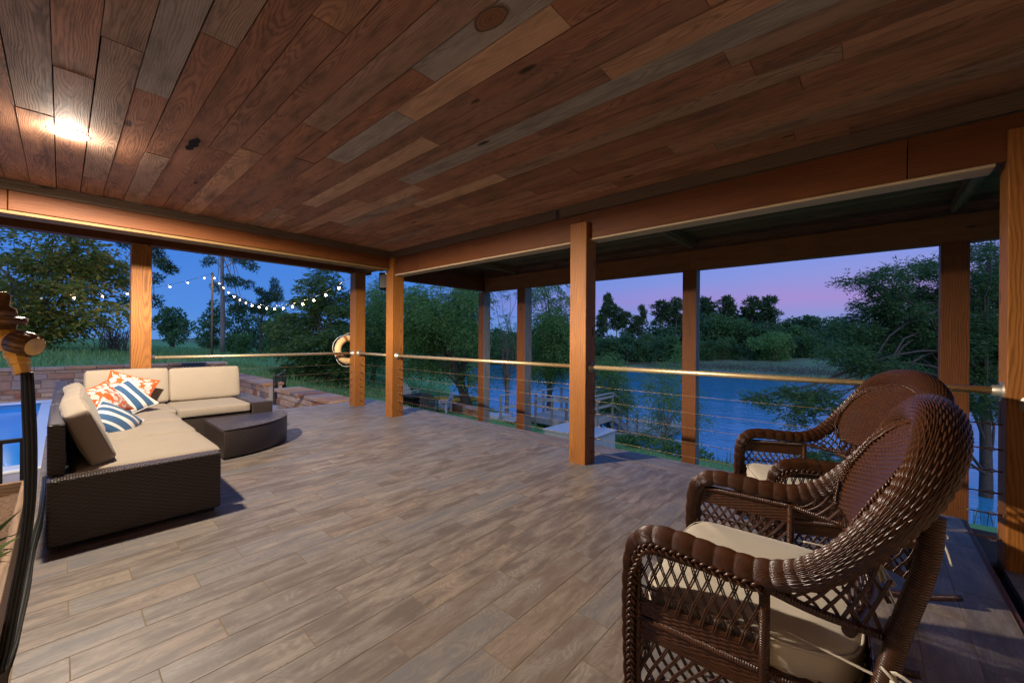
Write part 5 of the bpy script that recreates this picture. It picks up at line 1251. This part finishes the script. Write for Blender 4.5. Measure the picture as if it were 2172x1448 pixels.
# ------------------------------------------------------------------ fire pit lawn, walkway, stairs
def adirondack(label, mat, loc, rz):
    t = thing('adirondack_chair', label, 'chair', loc, rz, 'slatted chairs round the fire pit')
    b = MB()
    for k in range(5): b.box(-0.28 , 0.28, -0.28 + k * 0.115, -0.18 + k * 0.115, 0.36 - k * 0.032, 0.38 - k * 0.032)
    b.build('seat', mat, t, 0.004)
    b = MB(); Rb = Matrix.Translation((0, 0.24, 0.24)) @ Matrix.Rotation(rad(-22), 4, 'X')
    for k in range(7):
        x = (k - 3) * 0.085; h = 0.84 - 0.022 * (k - 3) ** 2
        b.box(x * 1.0 - 0.037, x + 0.037, -0.01, 0.01, 0, h, M=Rb @ Matrix.Rotation(rad((k - 3) * 2.2), 4, 'Y'))
    b.box(-0.30, 0.30, 0.012, 0.03, 0.10, 0.16, M=Rb); b.box(-0.28, 0.28, 0.012, 0.03, 0.50, 0.56, M=Rb); b.build('backrest', mat, t, 0.004)
    for s in (-1, 1):
        b = MB(); b.box(s * 0.36 - 0.06, s * 0.36 + 0.06, -0.40, 0.38, 0.55, 0.575); b.build('armrest', mat, t, 0.006)
        b = MB(); b.box(s * 0.33 - 0.02, s * 0.33 + 0.02, -0.34, -0.24, 0, 0.55, 0, 2); b.build('leg', mat, t)
        b = MB(); b.box(s * 0.33 - 0.02, s * 0.33 + 0.02, 0.28, 0.38, 0, 0.55, 0, 2); b.build('leg', mat, t)
    return t
M['chairwhite'] = plain('white_slats', (0.40, 0.43, 0.48), 0.6, 0.3, 0, 0.04); M['chairdark'] = plain('charcoal_slats', (0.075, 0.070, 0.072), 0.6, 0.3)
def on(px, py, dep): p = gpt(px, py, dep); p[2] += 0.05; return p
adirondack('white slatted chair beside the corner post, behind the fire table', M['chairwhite'], on(868, 868, 21.5), rad(200))
adirondack('charcoal slatted chair with its back turned, right of the fire table', M['chairdark'], on(911, 878, 19.6), rad(215))
adirondack('white slatted chair rightmost at the fire pit, seen from the side back', M['chairwhite'], on(938, 874, 20.0), rad(300))
if 0: adirondack('white slatted chair glimpsed between the two far corner posts', M['chairwhite'], on(792, 866, 21.0), rad(60))
p = on(882, 872, 20.4); ft = thing('fire_table', 'dark square fire table between the slatted chairs', 'fire pit', p)
b = MB(); b.box(-0.62, 0.62, -0.62, 0.62, 0.44, 0.52); b.build('table_top', M['black'], ft, 0.01)
b = MB(); b.box(-0.45, 0.45, -0.45, 0.45, 0.0, 0.44); b.build('base', M['dark'], ft, 0.01)
p = gpt(972, 855, 24.0); ky = thing('kayak', 'yellow kayak lying on the grass under the willow', 'kayak', (p[0], p[1], p[2] + 0.15), rad(38))
xs_ = np.linspace(-1, 1, 25); ang = np.linspace(0, 2 * PI, 17)[:-1]
P = np.array([[(x * 1.55, 0.36 * (1 - x * x) ** .6 * math.cos(a) , 0.20 + 0.10 * x * x + 0.21 * (1 - x * x) ** .5 * math.sin(a)) for a in ang] for x in xs_])
b = MB(); b.grid(P, wrap_v=True); b.build('hull', plain('yellow_hull', (0.34, 0.25, 0.04), 0.4), ky)
b = MB(); b.tube([(0.42 * math.cos(a), 0.22 * math.sin(a), 0.405) for a in np.linspace(0, 2 * PI, 24)[:-1]], 0.02, 6, closed=True); b.build('cockpit_rim', M['black'], ky)
stone_wall('low retaining wall with pale cap behind the rightmost slatted chair', (-17.1, 13.75), (-13.4, 13.1), -2.75, -1.92, 0.3)
sw = thing('garden_steps', 'pale stone steps leading from the lawn up to the walkway', 'steps', (-13.6, 14.0, -2.4))
for k in range(2): b = MB(); b.box(-0.75 + k * 0.75, 0.0 + k * 0.75, -0.5, 0.5, 0.0, 0.10 + 0.07 * k); b.build('step', plain('pale_stone', (0.42, 0.43, 0.46), 0.85), sw, 0.01)
wk = thing('walkway', 'bleached wooden walkway with railings and stairs down to the lake', 'walkway', (-10.9, 16.5, -2.3))
def wpart(name, boxes, mat='pale', ax=None):
    b = MB()
    for bx in boxes: b.box(*bx)
    return child(b.build(name, M[mat], None, 0.004), wk)
wpart('deck_boards', [(-12.4, -9.37, 15.05 + k * 0.145, 15.19 + k * 0.145, -2.34, -2.30, 0, 0) for k in range(21)] + [(-12.6, -11.9, 13.5 + k * 0.145, 13.64 + k * 0.145, -2.345, -2.305, 0, 0) for k in range(10)])
wpart('skirt_board', [(-12.4, -9.37, 15.00, 15.045, -2.56, -2.30, 0, 0), (-9.365, -9.32, 15.0, 18.1, -2.56, -2.30, 0, 1)])
RP = [(-12.62, 13.45), (-12.3, 16.3), (-12.4, 18.05), (-11.8, 15.02), (-10.85, 15.02), (-10.05, 15.02), (-9.36, 15.02), (-9.34, 16.5), (-9.34, 18.0), (-10.85, 18.05), (-11.6, 18.05), (-10.3, 18.05)]
for x, y in RP: wpart('rail_post', [(x - 0.045, x + 0.045, y - 0.045, y + 0.045, -3.6, -1.22, 0, 2)], 'grey')
def rl_(p, q, z): 
    b = MB(); p = Vector((*p, z)); q = Vector((*q, z)); d = (q - p); Mx = Matrix.Translation(p) @ d.to_track_quat('X', 'Z').to_matrix().to_4x4(); b.box(0, d.length, -0.06, 0.06, -0.02, 0.02, 0, 0, M=Mx); return child(b.build('rail', M['pale']), wk)
def rv_(p, q, z0, z1, h=0.12):
    b = MB(); p = Vector((*p, z0)); q = Vector((*q, z1)); d = q - p; Mx = Matrix.Translation(p) @ d.to_track_quat('X', 'Z').to_matrix().to_4x4(); b.box(0, d.length, -0.018, 0.018, -h / 2, h / 2, 0, 0, M=Mx); return child(b.build('rail', M['pale']), wk)
for p, q in (((-12.62, 13.40), (-12.3, 16.4)), ((-12.35, 16.4), (-12.4, 18.1)), ((-12.45, 18.05), (-10.2, 18.05)), ((-11.9, 15.02), (-9.3, 15.02)), ((-9.34, 15.0), (-9.34, 18.05))):
    rl_(p, q, -1.20)
    rv_(p, q, -1.78, -1.78)
rv_((-11.8, 14.965), (-9.3, 14.965), -1.42, -1.33, 0.16); rv_((-9.285, 15.0), (-9.285, 18.0), -1.36, -1.36, 0.10)
ST = [(18.1 + k * 0.28, -2.30 - k * 0.145) for k in range(10)]
wpart('stair_tread', [(-10.35, -9.36, y, y + 0.27, z - 0.04, z, 0, 0) for y, z in ST])
for x in (-10.38, -9.33):
    rv_((x, 18.05), (x, 20.85), -2.45, -3.90, 0.24)
    rv_((x, 18.05), (x, 20.85), -1.24, -2.65, 0.10); rv_((x, 18.05), (x, 20.85), -1.80, -3.2, 0.09)
    for y in (18.75, 19.6, 20.8):
        z = -2.3 - (y - 18.1) * 0.515; wpart('rail_post', [(x - 0.04, x + 0.04, y - 0.04, y + 0.04, z - 0.6, z + 1.08, 0, 2)], 'grey')
wpart('lower_deck', [(-11.0, -8.2, 20.9 + k * 0.145, 21.04 + k * 0.145, -3.66, -3.62, 0, 0) for k in range(32)])
wpart('lower_frame', [(-8.2, -8.15, 20.9, 25.5, -3.85, -3.62, 0, 1)]); wpart('lower_frame', [(-11.0, -8.2, 20.84, 20.89, -3.85, -3.62, 0, 0)])
for x in (-10.8, -8.3):
    for y in (21.0, 23.2, 25.4): wpart('pile', [(x - .08, x + .08, y - .08, y + .08, -6, -3.66, 0, 2)])
for p, q, z0, z1 in (((-9.3, 18.2), (-8.2, 20.9), -3.2, -3.7), ((-9.3, 20.6), (-7.6, 20.2), -3.7, -3.55), ((-9.3, 19.0), (-8.0, 20.0), -3.75, -3.05)): rv_(p, q, z0, z1, 0.1)
b = MB(); b.box(-8.25, -6.40, 11.0, 12.55, -3.4, -1.72); b.box(-8.30, -6.36, 10.95, 12.60, -1.718, -1.66)
tag(b.build('concrete_block', plain('pale_concrete', (0.36, 0.38, 0.40), 0.85, 0.2, 0, 0.08, 5), None, 0.02), 'pale concrete block on the slope just beyond the deck edge', 'block')

# ------------------------------------------------------------------ string lights on a pole
A = np.array([-31.85, 6.5, 5.45])
b = MB(); b.tube([(-31.87, 6.5, float(gz(-31.87, 6.5)) - 0.2), (-31.87, 6.5, 2.0), (-31.87, 6.5, 5.52)], 0.06, 8); b.lathe([(0.075, 5.50), (0.075, 5.56), (0.03, 5.60)], Matrix.Translation((-31.87, 6.5, 0)), 10)
tag(b.build('light_pole', M['twig']), 'slim brown pole on the meadow carrying the string lights', 'pole')
def strings(label, E, sag, t0, dt, n, off=()):
    E = np.array(E); t = thing('string_lights', label, 'string lights', A)
    f = lambda s: (E - A) * s - np.array([0, 0, sag * 4 * s * (1 - s)])
    b = MB(); b.tube([f(s) + np.array([0, 0, 0.09]) for s in np.linspace(0, 1, 60)], 0.009, 4, caps=False)
    b.build('wire', M['black'], t)
    for i in range(n):
        p = f(t0 + dt * i); T = Matrix.Translation(tuple(p))
        b = MB(); b.lathe([(0.014, 0.0), (0.034, -0.018), (0.046, -0.042), (0.038, -0.074), (0.012, -0.092)][::-1], T, 8)
        bo = b.build('bulb', M['white'] if i in off else M['bulb'], t)
        b = MB(); b.tube([tuple(p + np.array([0, 0, 0.0])), tuple(p + np.array([0, 0, 0.09]))], 0.020, 6); b.build('socket', M['black'], bo)
        if i not in off:
            l = bpy.data.lights.new('bulb_light', 'POINT'); l.energy = 26; l.color = (1.0, 0.66, 0.30); l.shadow_soft_size = 0.02
            lo = bpy.data.objects.new('bulb_light', l); COL.objects.link(lo); lo.location = tuple(p + np.array([0, 0, -0.045])); lo.parent = bo
strings('string of lit bulbs sagging from the pole to the patio roof', (-8.751, 6.706, 4.796), 2.358, 0.024, 0.046, 21)
strings('string of widely spaced lit bulbs from the pole across the leafy tree', (-18.889, -9.658, 4.38), 1.99, 0.031, 0.058, 16, (7,))
